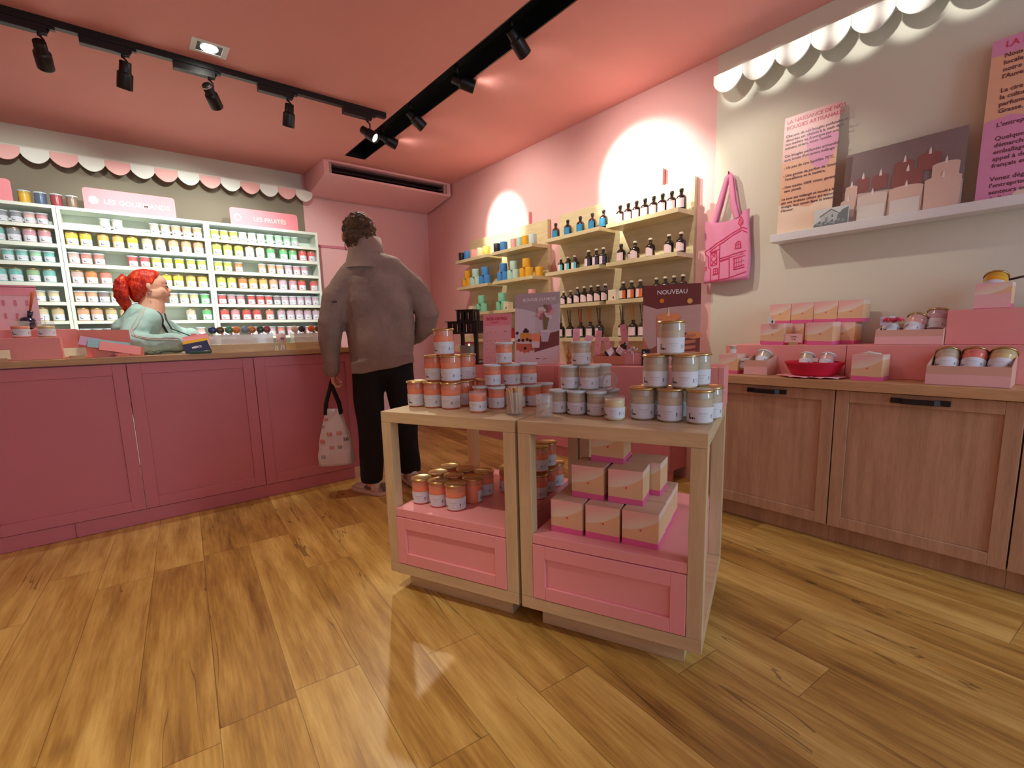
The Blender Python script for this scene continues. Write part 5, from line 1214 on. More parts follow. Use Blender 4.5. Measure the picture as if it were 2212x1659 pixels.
# ------------------------------------------------------------------ goods on the sales counter
CT = .9776
g = G(); g.box(-.62, -.243, 3.50, 3.62, CT, 1.094); tag(g.obj('riser_block', M_riser, bevel=.002), 'lower pink riser block at the left end of the sales counter', 'riser', 'pink riser blocks on the sales counter')
g = G(); g.box(-.60, -.180, 3.625, 3.78, CT, 1.138); tag(g.obj('riser_block', M_riser, bevel=.002), 'higher rear pink riser block at the left end of the sales counter', 'riser', 'pink riser blocks on the sales counter')
def clear_jar(x, y, z, col, label, oil=False):
    t = thing('candle_jar', label, 'candle', (x, y, z), .2, 'open jars on the left riser')
    g = G(); g.lathe([(.0004, .0002), (.030, 0), (.034, .003), (.036, .05), (.0362, .058), (.0004, .0575)], 28, cap=False); g.obj('wax', mat('wax_c_'+col, WAX[col], .3, coat=.5), t)
    g = G(); g.lathe([(.0364, .058), (.0372, .085), (.0362, .085), (.0356, .058)], 28, cap=False); g.obj('glass_rim', M_glass, t)
    a0, a1 = -PI/2-1.3, -PI/2+1.7; m = 24; vs = []
    for zz in (.006, .044):
        for k in range(m+1): a = a0+(a1-a0)*k/m; vs.append((.0374*math.cos(a), .0374*math.sin(a), zz))
    g = G(); g.add(vs, [(k, k+1, m+2+k, m+1+k) for k in range(m)], 0, True); g.obj('paper_label', M_label, t)
    g = G(); g.tube([(0, 0, .057), (.002, 0, .112)], .0012, 5); g.obj('wick', M_stick, t)
clear_jar(-.392, 3.555, 1.0948, 'apricot', 'small open apricot candle jar at the left end of the counter')
clear_jar(-.296, 3.560, 1.0948, 'sand', 'small open sandy candle jar with a tall wick at the left end of the counter')
t = thing('reed_bottle', 'dark round bottle with a bundle of orange reeds behind the apricot jar', 'diffuser', (-.375, 3.70, 1.1386))
g = G(); g.ball((0, 0, .036), (.040, .036, .036)); g.tube([(0.010, 0, .066), (.018, 0, .100)], [.010, .014], 12); g.obj('bottle_body', mat('blue_black_glass', (30, 34, 60), .1, coat=1), t)
g = G()
for k in range(6): a = k; g.tube([(.014+.002*math.cos(a), .002*math.sin(a), .09), (.040+.006*math.cos(a), .006*math.sin(a), .205)], .0022, 5)
g.obj('orange_reeds', mat('orange_reed', (196, 96, 30), .6), t)
t = thing('offers_board', 'faded pink price board standing at the left end of the counter', 'poster', (-.455, 3.735, 1.1386), 0)
g = G(); g.box(-.13, .13, 0, .005, 0, .240, 0); g.box(-.13, .13, -.0006, -.0001, .185, .238, 1); g.box(-.13, .13, -.0006, -.0001, .228, .231, 2)
for k in range(5):
    for q in range(2): g.box(-.10+.045*k, -.088+.045*k, -.0006, -.0001, .06+.07*q, .09+.07*q, 2)
g.obj('board', [m_('pale', (246, 196, 206)), m_('pink', (246, 158, 176)), m_('rule', (224, 130, 150))], t)
# price tags in wooden feet
for x, y, w_, nm, rz in ((-.475, 3.455, .085, 'blank cream price card at the left edge of the counter', .1), (-.185, 3.47, .085, 'cream price card in a wooden foot left of the flyers', .15)):
    t = thing('price_card', nm, 'card', (x, y, CT), rz); t.rotation_mode = 'XYZ'
    g = G(); g.box(-.030, .030, -.010, .014, 0, .016); g.obj('wooden_foot', M_topwood, t, bevel=.001)
    g = G(); g.box(-w_/2-.006, w_/2, -.001, .001, .010, .058, M=T(rx=RAD(-14))); g.obj('card', M_card, t)
# flyers and the pink card racks
t = thing('flyer_rack', 'pink card rack with pale blue and pink flyers left of the clerk', 'rack', (-.045, 3.452, CT), 0)
g = G(); g.box(-.13, .095, .062, .066, .0, .150); g.box(-.07, .15, .030, .034, .0, .048); g.box(-.13, .16, .034, .062, 0, .003); g.box(.02, .08, -.001, .001, 0.0, .02); g.obj('rack_body', mat('salmon_card', (244, 150, 136), .5), t)
for k, (c, x, z, rz) in enumerate((('lilacflyer', -.07, .060, -14), ('blueflyer', -.035, .045, -10), ('salmonflyer', .01, .022, -12))):
    g = G(); g.box(-.06, .12, -.002-.012*k, -.0005-.012*k, 0, .050, M=T(x, .02, z, 0, RAD(-20), RAD(-rz))); g.obj('flyer', mat(c, ((206, 160, 196), (150, 190, 200), (240, 150, 150))[k], .5), t)
g = G(); g.box(-.004, .03, -.0016, -.0011, .006, .009); g.obj('print', m_('ink', (130, 70, 80)), t)
t = thing('glasses', 'thin dark reading glasses lying on the counter by the sleeve', 'glasses', (.150, 3.455, CT+.001), .2)
for sx in (-1, 1):
    g = G(); g.tube([(sx*.020+.016*math.cos(a*PI/6), 0, .014+.012*math.sin(a*PI/6)) for a in range(13)], .0012, 5); g.obj('rim', M_black, t)
g = G(); g.tube([(-.036, 0, .016), (-.036, .08, .004)], .0012, 5); g.tube([(.036, 0, .016), (.036, .08, .004)], .0012, 5); g.tube([(-.004, 0, .018), (.004, 0, .018)], .0012, 5); g.obj('temples', M_black, t)
# fanned gift cards
GNC = 'gift cards fanned on the counter'
for k, (c, cn_, y, z0, txt) in enumerate(((('navycard'), 'navy blue', 3.470, .012, 'MERCI'), ('yellowcard', 'yellow', 3.490, .030, ''), ('pinkcard', 'pink', 3.510, .048, 'merci'), ('rosecard', 'rose', 3.530, .062, ''))):
    colr = ((34, 42, 84), (236, 180, 40), (238, 160, 160), (240, 140, 150))[k]
    t = thing('gift_card', '%s gift card leaning in the fan on the counter' % cn_, 'card', (.372+.008*k, y, CT), .12, GNC); t.rotation_mode = 'XYZ'; t.rotation_euler = (RAD(-24), RAD(-10), .12)
    g = G(); g.box(-.068, .068, 0, .0025, z0, z0+.062); g.box(.0685, .070, .0, .012, z0, z0+.060, 1); g.obj('card_body', [mat(c, colr, .45), M_white], t)
    if txt: g = G(); text_faces(g, txt, .018, T(.0, -.0008, z0+.030) @ STAND, bold=.0006); g.obj('lettering', m_('white', (246, 240, 240)) if k == 0 else m_('ink', (130, 70, 80)), t)
g = G(); g.box(-.055, .055, -.04, .04, 0, .012); tag(g.obj('booklet', mat('dark_green_card', (30, 90, 70), .5), loc=(.372, 3.455, CT+.0003), bevel=.001), 'flat dark green booklet under the navy gift card', 'booklet')
# clear trays of wax lollies on wooden bases
gt = NT('frosted_acrylic'); gt.b.inputs['Base Color'].default_value = (.92, .88, .90, 1); gt.b.inputs['Roughness'].default_value = .15; gt.b.inputs['Alpha'].default_value = .42; gt.b.inputs['Coat Weight'].default_value = .6
M_acr = gt.m
LOL = [(40, 60, 110), (90, 70, 40), (70, 130, 90), (230, 130, 60), (120, 140, 160), (200, 120, 60), (40, 80, 60), (150, 60, 80), (240, 220, 200), (60, 50, 60), (236, 110, 30), (120, 100, 60), (180, 70, 120), (140, 30, 50)]
def lolly_tray(x0, x1, nm, cols):
    t = thing('display_tray', nm, 'tray', ((x0+x1)/2, 3.53, CT), 0, 'lolly trays on the counter'); h = (x1-x0)/2
    g = G(); g.box(-h, h, -.055, .055, 0.0003, .048); g.obj('wooden_base', M_tablewood, t, bevel=.001)
    g = G(); e = .003
    g.box(-h+.004, h-.004, -.05, -.05+e, .0485, .108); g.box(-h+.004, h-.004, .05-e, .05, .0485, .108)
    for k in range(5): xx = -h+.004+(2*h-.011)*k/4; g.box(xx, xx+e, -.05+e, .05-e, .0485, .108)
    g.obj('acrylic_bin', M_acr, t)
    n = len(cols)
    for k, c in enumerate(cols):
        xx = x0+.022+(x1-x0-.044)*k/max(1, n-1); yy = 3.53+(.018 if k % 2 else -.012)
        l = thing('wax_lolly', 'round %s wax lolly on a stick in the %s clear tray' % (('dark blue', 'brown', 'green', 'orange', 'grey blue', 'copper', 'dark green', 'plum', 'cream', 'black', 'bright orange', 'olive', 'purple', 'dark red')[LOL.index(c)], 'left' if x0 < .7 else 'right'), 'lolly', (xx, yy, CT+.0485), 0, 'wax lollies in the counter trays')
        g = G(); g.tube([(random.uniform(-.006, .006), -.008, .002), (0, -.003, .086)], .0018, 5); g.obj('stick', M_stick, l)
        g = G(); g.ball((0, .002, .090), (.024, .010, .023), nu=16, nv=9); g.obj('lolly_head', mat('lolly_%d' % LOL.index(c), c, .3, coat=.6, var=.25, scale=60), l)
lolly_tray(.438, .800, 'left clear lolly tray on a pale wooden base on the counter', LOL[:8])
lolly_tray(.925, 1.245, 'right clear lolly tray on a pale wooden base beside the customer', LOL[8:])
t = thing('preserving_jar', 'small clear clip top jar standing at the end of the left lolly tray', 'jar', (.850, 3.50, CT), 0)
g = G(); g.box(-.030, .030, -.03, .03, .0003, .048); g.obj('wooden_base', M_tablewood, t, bevel=.001)
g = G(); g.lathe([(.0004, .0486), (.028, .0486), (.031, .052), (.031, .110), (.028, .116), (.030, .120), (.030, .128), (.0004, .129)], 26, cap=False); g.obj('jar_glass', M_glass, t)
g = G(); g.lathe([(.0004, .050), (.028, .050), (.029, .054), (.029, .108), (.0004, .108)], 22, cap=False); g.obj('jar_filling', mat('blush_filling', (230, 180, 180), .6), t)
g = G(); g.box(-.012, .012, -.0325, -.0315, .068, .082); g.obj('print', m_('ink', (130, 70, 80)), t)
t = thing('marquee_sign', 'little white letter shapes K and X in front of the clip top jar', 'sign', (.838, 3.452, CT+.0003), 0)
g = G(); [g.box(-.030+.020*k, -.020+.020*k, 0, .006, 0.0, .034, M=T(ry=RAD((-12, 12, -12)[k]))) for k in range(3)]; g.obj('letters', M_white, t)
g = G(); g.box(-.028, .028, -.012, .012, .0003, .044); tag(g.obj('small_box', mat('straw_yellow_card', (226, 200, 130), .5), loc=(.905-.010, 3.458, CT)), 'small straw yellow box at the end of the right lolly tray', 'box')
# ------------------------------------------------------------------ people
def fuse(g, voxel, smooth=3, amp=0, freq=8, stretch=(1, 1, 1), fac=.5, amp2=0, freq2=30, seed=0):
    """one continuous skin around all the overlapping forms in g"""
    o = g.obj('tmp', []); m = o.modifiers.new('r', 'REMESH'); m.mode = 'VOXEL'; m.voxel_size = voxel
    s = o.modifiers.new('s', 'SMOOTH'); s.iterations = smooth; s.factor = fac
    dg = bpy.context.evaluated_depsgraph_get(); me = bpy.data.meshes.new_from_object(o.evaluated_get(dg)); me.materials.clear()
    if amp or amp2:
        N = [v.normal.copy() for v in me.vertices]
        for v, nn in zip(me.vertices, N):
            p = v.co+Vector((seed, 0, 0)); d = amp*noise.noise(Vector((p.x*freq*stretch[0], p.y*freq*stretch[1], p.z*freq*stretch[2])))+amp2*noise.noise(p*freq2)
            v.co += nn*d
    bpy.data.objects.remove(o)
    for p in me.polygons: p.use_smooth = True
    return me
def addmesh(name, me, m, parent=None):
    me.name = name; me.materials.clear()
    for q in (m if isinstance(m, list) else [m]): me.materials.append(q)
    o = bpy.data.objects.new(name, me); COL.objects.link(o)
    if parent: o.parent = parent
    return o
def limb(g, pts, n=18, caps=True):
    """pts: (x, y, z, r) or (x, y, z, ra, rb)"""
    g.loft([((p[0], p[1], p[2]), p[3], p[4] if len(p) > 4 else p[3]) for p in pts], n)
    for p in (pts[0], pts[-1]):
        if caps: r = min(p[3], p[4] if len(p) > 4 else p[3]); g.ball((p[0], p[1], p[2]), r*.985)
def hand(g, M, curl=1.0, thumb=1):
    """right-side hand: palm from the wrist along +x, palm facing -z, fingers curling down; M places it"""
    H = G(); H.loft([((-.01, 0, 0), .020, .026), ((.02, 0, 0), .016, .034), ((.055, 0, 0), .014, .040), ((.085, 0, 0), .011, .038)], 14, ref=(0, 0, 1))
    for k, (y, L) in enumerate(((.030, .062), (.010, .072), (-.010, .068), (-.028, .052))):
        a = 0; p = Vector((.080, y, 0)); pts = [(p.x-.012, p.y, p.z, .0095)]
        for j, f in enumerate((.45, .32, .23)):
            a += curl*(.55, .85, .7)[j]+.06*k*.3; p = p+Vector((math.cos(a), 0, -math.sin(a)))*L*f; pts.append((p.x, p.y, p.z, .0092-.0009*j))
        limb(H, pts, 10)
    p = Vector((.015, .034*thumb, -.006)); pts = [(p.x-.01, p.y-.012*thumb, p.z, .0125)]
    for dx, dy, dz in ((.026, .014, -.012), (.026, .004, -.018), (.020, -.008, -.014)): p = p+Vector((dx, dy*thumb, dz)); pts.append((p.x, p.y, p.z, .0105-.001*len(pts)*.5))
    limb(H, pts, 10)
    g.add(H.v, H.f, 0, True, M)
M_skin = mat('skin_warm', (222, 156, 128), .5, var=.05, scale=12); M_skin2 = mat('skin_pale_woman', (238, 182, 156), .5, var=.05, scale=14)
# ---------------- customer
MAN = thing('person', 'person in a grey brown fleece jacket seen from behind holding a carrier bag', 'person', (1.352, 2.985, 0), -RAD(20))
k_ = 1.02
g = G()
# head, neck
g.ball((-.105, .075, 1.705), (.078, .098, .118)); g.ball((-.112, .110, 1.668), (.062, .075, .085)); limb(g, [(-.075, .03, 1.50, .062), (-.090, .050, 1.60, .060)])
g.ball((-.135, .195, 1.675), (.014, .022, .020)); 
for sx in (-1, 1): g.ball((-.105+sx*.100, .045, 1.680), (.012, .020, .034))
# trunk, arms, legs
limb(g, [(-.02, 0, .92, .15, .11), (-.02, 0, 1.12, .15, .105), (-.03, 0, 1.32, .17, .105), (-.05, .01, 1.42, .12, .075), (-.07, .02, 1.52, .06, .06)])
limb(g, [(-.19, .0, 1.39, .048), (-.315, .0, 1.14, .045), (-.335, .03, .90, .032), (-.335, .04, .85, .028)])
limb(g, [(.14, .0, 1.39, .048), (.30, .0, 1.17, .045), (.20, .17, 1.03, .032), (.15, .22, 1.00, .028)])
limb(g, [(-.105, 0, .90, .095), (-.115, .01, .50, .060), (-.135, -.02, .12, .042), (-.135, -.02, .05, .04)])
limb(g, [(.085, 0, .90, .095), (.105, .05, .50, .060), (.13, .10, .12, .042), (.13, .10, .05, .04)])
hand(g, Matrix.Translation((-.335, .045, .835)) @ Matrix.Rotation(RAD(90), 4, 'Y') @ Matrix.Rotation(RAD(180), 4, 'X'), 1.15, -1)
hand(g, Matrix.Translation((.135, .235, .995)) @ Matrix.Rotation(RAD(160), 4, 'Z'), .5)
body = addmesh('body', fuse(g, .0065, 2), M_skin, MAN)
g = G()
limb(g, [(-.022, 0, .905, .205, .150), (-.022, 0, .98, .208, .155), (-.020, 0, 1.12, .214, .150), (-.026, 0, 1.28, .220, .148), (-.032, 0, 1.40, .205, .125), (-.045, .008, 1.475, .150, .100), (-.062, .015, 1.53, .085, .080)], 28, False)
g.ball((-.190, 0, 1.405), (.080, .085, .070)); g.ball((.150, 0, 1.410), (.080, .085, .070))
limb(g, [(-.060, .008, 1.505, .095), (-.130, .0, 1.468, .085), (-.195, 0, 1.420, .078)]); limb(g, [(-.050, .008, 1.505, .095), (.080, .0, 1.472, .085), (.155, 0, 1.425, .078)])
limb(g, [(-.200, 0, 1.405, .082), (-.275, -.01, 1.29, .078), (-.318, -.01, 1.14, .072), (-.333, .01, .99, .067), (-.336, .03, .885, .062), (-.336, .035, .845, .060)])
limb(g, [(.165, 0, 1.410, .082), (.250, -.015, 1.31, .080), (.298, -.02, 1.185, .078), (.288, .04, 1.115, .072), (.225, .13, 1.05, .062), (.165, .20, 1.005, .050)])
g.box(-.222, .178, -.140, .140, .868, .93, 0, Matrix.Rotation(RAD(0), 4, 'Y'))
jk = fuse(g, .010, 5, .020, 7, (1.0, 1, .55), amp2=.003, freq2=38)
for v in jk.vertices:      # hem tilts, longer on the left
    if v.co.z < 1.05 and v.co.x > -.24: v.co.z -= .050*max(0, min(1, (.15-v.co.x)/.3))*(1.05-v.co.z)/.18*1.0
t_ = NT('fleece_greybrown'); t_.b.inputs['Roughness'].default_value = .95; n1 = t_.noise(t_.obj(), 9, 4); n2 = t_.noise(t_.obj(), 160, 2)
t_.col(t_.mix(t_.math('ADD', t_.math('MULTIPLY', n1, .6), t_.math('MULTIPLY', n2, .4)), lin((104, 90, 84)), lin((176, 156, 146)))); t_.bump(n2, .5, .003); M_fleece = t_.m
addmesh('fleece_jacket', jk, M_fleece, MAN)
# stand-up collar
g = G(); n = 30; vs = []
for (rr, z, dy) in ((.146, 1.478, -.004), (.124, 1.530, .002), (.110, 1.59, .008), (.098, 1.662, .014), (.086, 1.664, .014), (.092, 1.57, .010), (.098, 1.50, .004)):
    for k in range(n):
        a = 2*PI*k/n; q = 1+.05*math.sin(3*a+1); vs.append((-.078+rr*q*1.02*math.cos(a), .022+dy+rr*q*.92*math.sin(a), z+.016*math.sin(a+2.4)*(z > 1.55)-(.05*max(0, math.sin(a)))*(z > 1.55)))
g.add(vs, [(i*n+k, i*n+(k+1) % n, (i+1)*n+(k+1) % n, (i+1)*n+k) for i in range(6) for k in range(n)], 0, True); g.obj('stand_collar', M_fleece, MAN)
g = G(); g.box(-.297, -.272, -.092, -.088, 1.262, 1.272, M=T(0, 0, 0)); g.obj('sleeve_tab', M_black, MAN)
g = G()
limb(g, [(-.022, 0, .965, .175, .125), (-.022, 0, .88, .185, .130)], 24)
limb(g, [(-.115, 0, .90, .108, .112), (-.120, .005, .70, .098), (-.120, .005, .50, .086), (-.130, -.01, .28, .078), (-.137, -.022, .12, .073), (-.138, -.025, .085, .070)], caps=False)
limb(g, [(.075, 0, .90, .108, .112), (.092, .02, .70, .098), (.105, .045, .50, .086), (.120, .075, .28, .078), (.132, .098, .12, .073), (.133, .100, .085, .070)], caps=False)
addmesh('black_trousers', fuse(g, .010, 4, .012, 8, (1, 1, .5)), mat('black_denim', (16, 16, 20), .9, var=.15), MAN)
M_shoe = mat('beige_leather', (228, 216, 204), .6, var=.1, scale=20); M_shoe2 = mat('grey_suede', (120, 110, 96), .8, var=.1); M_sole = mat('cream_rubber', (226, 206, 186), .6)
def shoe(x, y, rz, nm):
    M = T(x, y, 0, rz)
    g = G(); g.loft([((0, -.085, .045), .036, .030), ((0, -.04, .052), .041, .040), ((0, .02, .050), .044, .036), ((0, .09, .040), .047, .024), ((0, .145, .033), .040, .017), ((0, .175, .028), .022, .010)], 20, ref=(1, 0, 0), M=M)
    g.ball((0, -.045, .085), (.038, .045, .035), M=M)
    s = addmesh('shoe', fuse(g, .006, 3), M_shoe, MAN)
    g = G(); P = [(.0, -.118), (.034, -.105), (.042, -.05), (.040, .02), (.050, .09), (.044, .15), (.022, .185), (-.02, .187), (-.042, .155), (-.047, .09), (-.040, .02), (-.042, -.05), (-.034, -.105)]
    g.prism(P, .0005, .026, plane='xy', M=M); so = g.obj('sole', M_sole, s, bevel=.004); 
    g = G(); g.loft([((0, -.118, .03), .012, .006), ((0, -.112, .060), .022, .014), ((0, -.104, .085), .018, .010)], 12, M=M); g.ball((.040, .0, .048), (.008, .035, .016), M=M); g.ball((-.040, .0, .048), (.008, .035, .016), M=M); g.obj('suede_patch', M_shoe2, s)
    g = G()
    for k in range(4): g.tube([T(x, y, 0, rz) @ Vector(p) for p in ((-.030, .03+.022*k, .070-.007*k), (0, .034+.022*k, .090-.009*k), (.030, .03+.022*k, .070-.007*k))], .0035, 6)
    g.obj('laces', M_white, s)
shoe(-.140, -.005, RAD(38), 'left'); shoe(.135, .120, RAD(10), 'right')
# hair as a close cap with curly relief, thinner at the crown
g = G(); g.ball((-.104, .052, 1.715), (.103, .108, .118)); g.ball((-.104, .015, 1.672), (.098, .080, .088)); g.ball((-.104, .00, 1.62), (.075, .065, .045))
hm = fuse(g, .006, 2, .012, 26, amp2=.010, freq2=60)
for v in hm.vertices:
    if v.co.y > .112: v.co.y = .112+(v.co.y-.112)*.1
t_ = NT('greying_brown_hair'); t_.b.inputs['Roughness'].default_value = .8
t_.col(t_.ramp(t_.noise(t_.obj(), 16, 5, .7), [(.35, lin((44, 30, 24))), (.66, lin((108, 80, 56)))])); t_.bump(t_.noise(t_.obj(), 90, 4), .8, .01)
addmesh('hair', hm, t_.m, MAN)
g = G()
for sx in (-1, 1): g.tube([(-.105+sx*.100, .055, 1.690), (-.105+sx*.086, .11, 1.706), (-.110+sx*.070, .178, 1.700)], .0022, 6); g.tube([(-.105+sx*.100, .055, 1.690), (-.105+sx*.100, .047, 1.665)], .0026, 6)
g.tube([(-.155, .19, 1.70), (-.112, .21, 1.705), (-.065, .19, 1.70)], .002, 6); g.obj('glasses', M_black, MAN)
g = G(); g.tube([(-.195, .07, 1.66), (-.198, .075, 1.62), (-.190, .06, 1.60)], .0025, 6); g.obj('glasses_cord', M_black, MAN)
# the carrier bag
Rm = Matrix.Rotation(-RAD(20), 4, 'Z')
bp = Vector((1.352, 2.985, 0))+Rm @ Vector((-.350, .050, 0))
BAG = thing('carrier_bag', 'white carrier bag printed with orange and black 50s hanging from the man\'s left hand', 'bag', (bp.x, bp.y, .222), -RAD(24))
M_bagc = mat('white_woven_plastic', (214, 200, 198), .45, var=.07, scale=14)
g = G(); nx, nz = 32, 22; vs = []; fs = []
def bagpt(a, v):
    w_ = .112-.010*v-.062*v*v; d_ = .085-.030*v-.030*v*v; z = .365*v
    c, s = math.cos(a), math.sin(a); e = .55
    x = w_*math.copysign(abs(c)**e, c); y = d_*math.copysign(abs(s)**e, s)
    r = .008*noise.noise(Vector((c*2.2, s*2.2+5, v*4)))+.005*noise.noise(Vector((c*6, s*6, v*9)))
    if v > .55: y -= math.copysign(1, y)*.020*(v-.55)/.45*max(0, 1-abs(c)*1.6)   # the gusset folds inwards
    return (x*(1+r*8), y*(1+r*10), z+.05*r-(.022*math.sin(PI*(a/(2*PI)))*0))
for j in range(nz+1):
    for i in range(nx): vs.append(bagpt(2*PI*i/nx, j/nz))
for j in range(nz):
    for i in range(nx): i2 = (i+1) % nx; fs.append((j*nx+i, j*nx+i2, (j+1)*nx+i2, (j+1)*nx+i))
vs.append((0, 0, -.022)); c0 = len(vs)-1
for i in range(nx): fs.append((c0, (i+1) % nx, i))
g.add(vs, fs, 0, True); bb = g.obj('bag_body', M_bagc, BAG); bb.modifiers.new('th', 'SOLIDIFY').thickness = .0012
for sy in (-1, 1):
    g = G(); W_ = .011; vs = []; fs = []
    P = [(-.048, sy*.030, .330), (-.040, sy*.028, .40), (-.012, sy*.018, .49), (.0, sy*.006, .552), (.012, sy*.018, .49), (.040, sy*.028, .40), (.048, sy*.030, .330)]
    for i, p in enumerate(P):
        d = (Vector(P[min(i+1, 6)])-Vector(P[max(i-1, 0)])).normalized(); q = Vector((-d.z, 0, d.x))
        q = q.normalized()*W_ if q.length > 1e-3 else Vector((0, 0, W_))
        for yy in (-.0015, .0015): vs += [(p[0]+q.x, p[1]+yy, p[2]+q.z), (p[0]-q.x, p[1]+yy, p[2]-q.z)]
    for i in range(6): a = i*4; fs += [(a, a+1, a+5, a+4), (a+2, a+6, a+7, a+3), (a, a+4, a+6, a+2), (a+1, a+3, a+7, a+5)]
    g.add(vs, fs, 0, True); g.obj('strap', mat('black_webbing', (12, 12, 16), .8), BAG)
def bagtext(items, mname, c):
    g = G()
    for tx, x, z, sz in items:
        H = G(); text_faces(H, tx, sz, STAND, bold=.0009); 
        vs = []
        for p in H.v:
            v_ = max(0, min(1, (p[2]+z)/.365)); X = p[0]+x
            best = min((bagpt(-PI+PI*k/60, v_) for k in range(61)), key=lambda q: abs(q[0]-X)); vs.append((X, best[1]-.0022+p[1]*.3, p[2]+z))
        g.add(vs, H.f, 0)
    g.obj('print', mat(mname, c, .5, var=0), bb)
bagtext([('50', -.030, .205, .034), ('50', .030, .208, .034), ('50', -.075, .160, .034), ('50', -.020, .118, .030), ('50', -.045, .300, .026)], 'orange_print', (216, 96, 60))
bagtext([('50', .070, .165, .032)], 'black_print', (50, 46, 50)); bagtext([('50', .030, .118, .028), ('50', -.070, .255, .026), ('50', -.075, .062, .030)], 'grey_print', (140, 134, 134))

# ---------------- clerk leaning on the counter
CL = thing('person', 'person with a bright red ponytail and teal sweatshirt leaning on the counter', 'person', (.235, 3.98, 0), 0)
# local x points right (towards where she looks), y away from the viewer
hx, hy, hz_ = -.034, .0, 1.405     # centre of the head
def hd(*p): return (hx+p[0]*1.12, hy+p[1], hz_+p[2])
g = G()
g.ball(hd(-.010, 0, .020), (.094, .075, .090)); g.ball(hd(.030, 0, -.030), (.062, .062, .060)); g.ball(hd(.022, 0, -.055), (.050, .055, .040)); g.ball(hd(.000, 0, -.070), (.060, .058, .036))
g.ball(hd(.042, 0, .040), (.044, .056, .046)); g.ball(hd(.064, 0, .016), (.018, .046, .018))
g.ball(hd(.024, 0, -.078), (.044, .050, .026)); g.ball(hd(.060, 0, -.030), (.026, .036, .034))
g.loft([(hd(.070, 0, .018), .009, .007), (hd(.082, 0, .000), .010, .009), (hd(.093, 0, -.014), .011, .010), (hd(.084, 0, -.022), .011, .009)], 12)   # nose
for s_ in (-1, 1): g.ball(hd(.086, s_*.009, -.018), (.009, .008, .007))
g.ball(hd(.077, 0, -.038), (.014, .022, .006)); g.ball(hd(.076, 0, -.047), (.013, .020, .006)); g.ball(hd(.064, 0, -.068), (.022, .030, .020))   # lips, chin
for s_ in (-1, 1):
    g.ball(hd(.010, s_*.040, -.036), (.054, .034, .042))
    g.ball(hd(.038, s_*.038, -.024), (.032, .028, .032)); g.ball(hd(.005, s_*.052, -.046), (.045, .022, .034))
    g.ball(hd(-.014, s_*.082, .004), (.015, .007, .022)); g.ball(hd(-.008, s_*.079, -.020), (.009, .007, .012))
limb(g, [hd(-.020, 0, -.175)+(.080,), hd(-.006, 0, -.110)+(.072,), hd(.0, 0, -.060)+(.066,)])
limb(g, [(-.10, .02, .62, .15, .13), (-.10, .02, .85, .15, .13), (-.10, .02, 1.03, .13, .12), (-.085, .01, 1.14, .09, .11), (-.06, .0, 1.24, .055, .065)])
limb(g, [(-.09, -.10, 1.14, .045), (-.155, -.22, 1.06, .038), (-.08, -.30, 1.040, .032), (.04, -.342, 1.026, .027), (.085, -.352, 1.016, .026)])
limb(g, [(-.04, .11, 1.15, .045), (.06, .21, 1.11, .040), (.15, .225, 1.07, .036), (.185, .06, 1.05, .032), (.175, -.10, 1.035, .027)])
for y in (-.09, .11): limb(g, [(-.10, y, .66, .09), (-.10, y, .40, .065), (-.13, y, .08, .045), (-.08, y, .035, .035), (.04, y, .03, .03)])
hand(g, Matrix.Translation((.085, -.352, 1.008)) @ Matrix.Rotation(RAD(8), 4, 'Z'), .25)
hand(g, Matrix.Translation((.165, -.115, 1.02)) @ Matrix.Rotation(RAD(-110), 4, 'Z'), .35)
cb_ = addmesh('body', fuse(g, .0040, 6, fac=.5), M_skin2, CL)
for s_ in (-1, 1):
    g = G(); g.ball(hd(.0715, s_*.031, .006), (.0090, .0105, .0056), nu=14, nv=8); e = g.obj('eye', mat('eye_white', (226, 210, 204), .2, var=0), CL)
    g = G(); g.ball(hd(.0790, s_*.033, .006), (.0044, .0060, .0052), nu=10, nv=6); g.obj('iris', mat('dark_iris', (40, 26, 22), .2, var=0), e)
    g = G(); g.tube([hd(.076, s_*.020, .0125), hd(.0795, s_*.032, .0138), hd(.070, s_*.044, .010)], .0022, 6); g.obj('lash_line', mat('dark_lash', (52, 30, 28), .6, var=0), e)
    g = G(); g.tube([hd(.078, s_*.014, .028), hd(.078, s_*.028, .034), hd(.066, s_*.048, .030)], [.0018, .0026, .0014], 6); g.obj('eyebrow', mat('auburn_brow', (104, 52, 36), .8), CL)
g = G(); g.tube([hd(.080, -.020, -.0425), hd(.0875, -.007, -.0405), hd(.0875, .007, -.0405), hd(.080, .020, -.0425)], [.0015, .0035, .0035, .0015], 8); g.tube([hd(.079, -.017, -.0455), hd(.0862, 0, -.0475), hd(.079, .017, -.0455)], [.0015, .0040, .0015], 8); g.obj('lips', mat('lip_rose', (190, 92, 84), .45), CL)
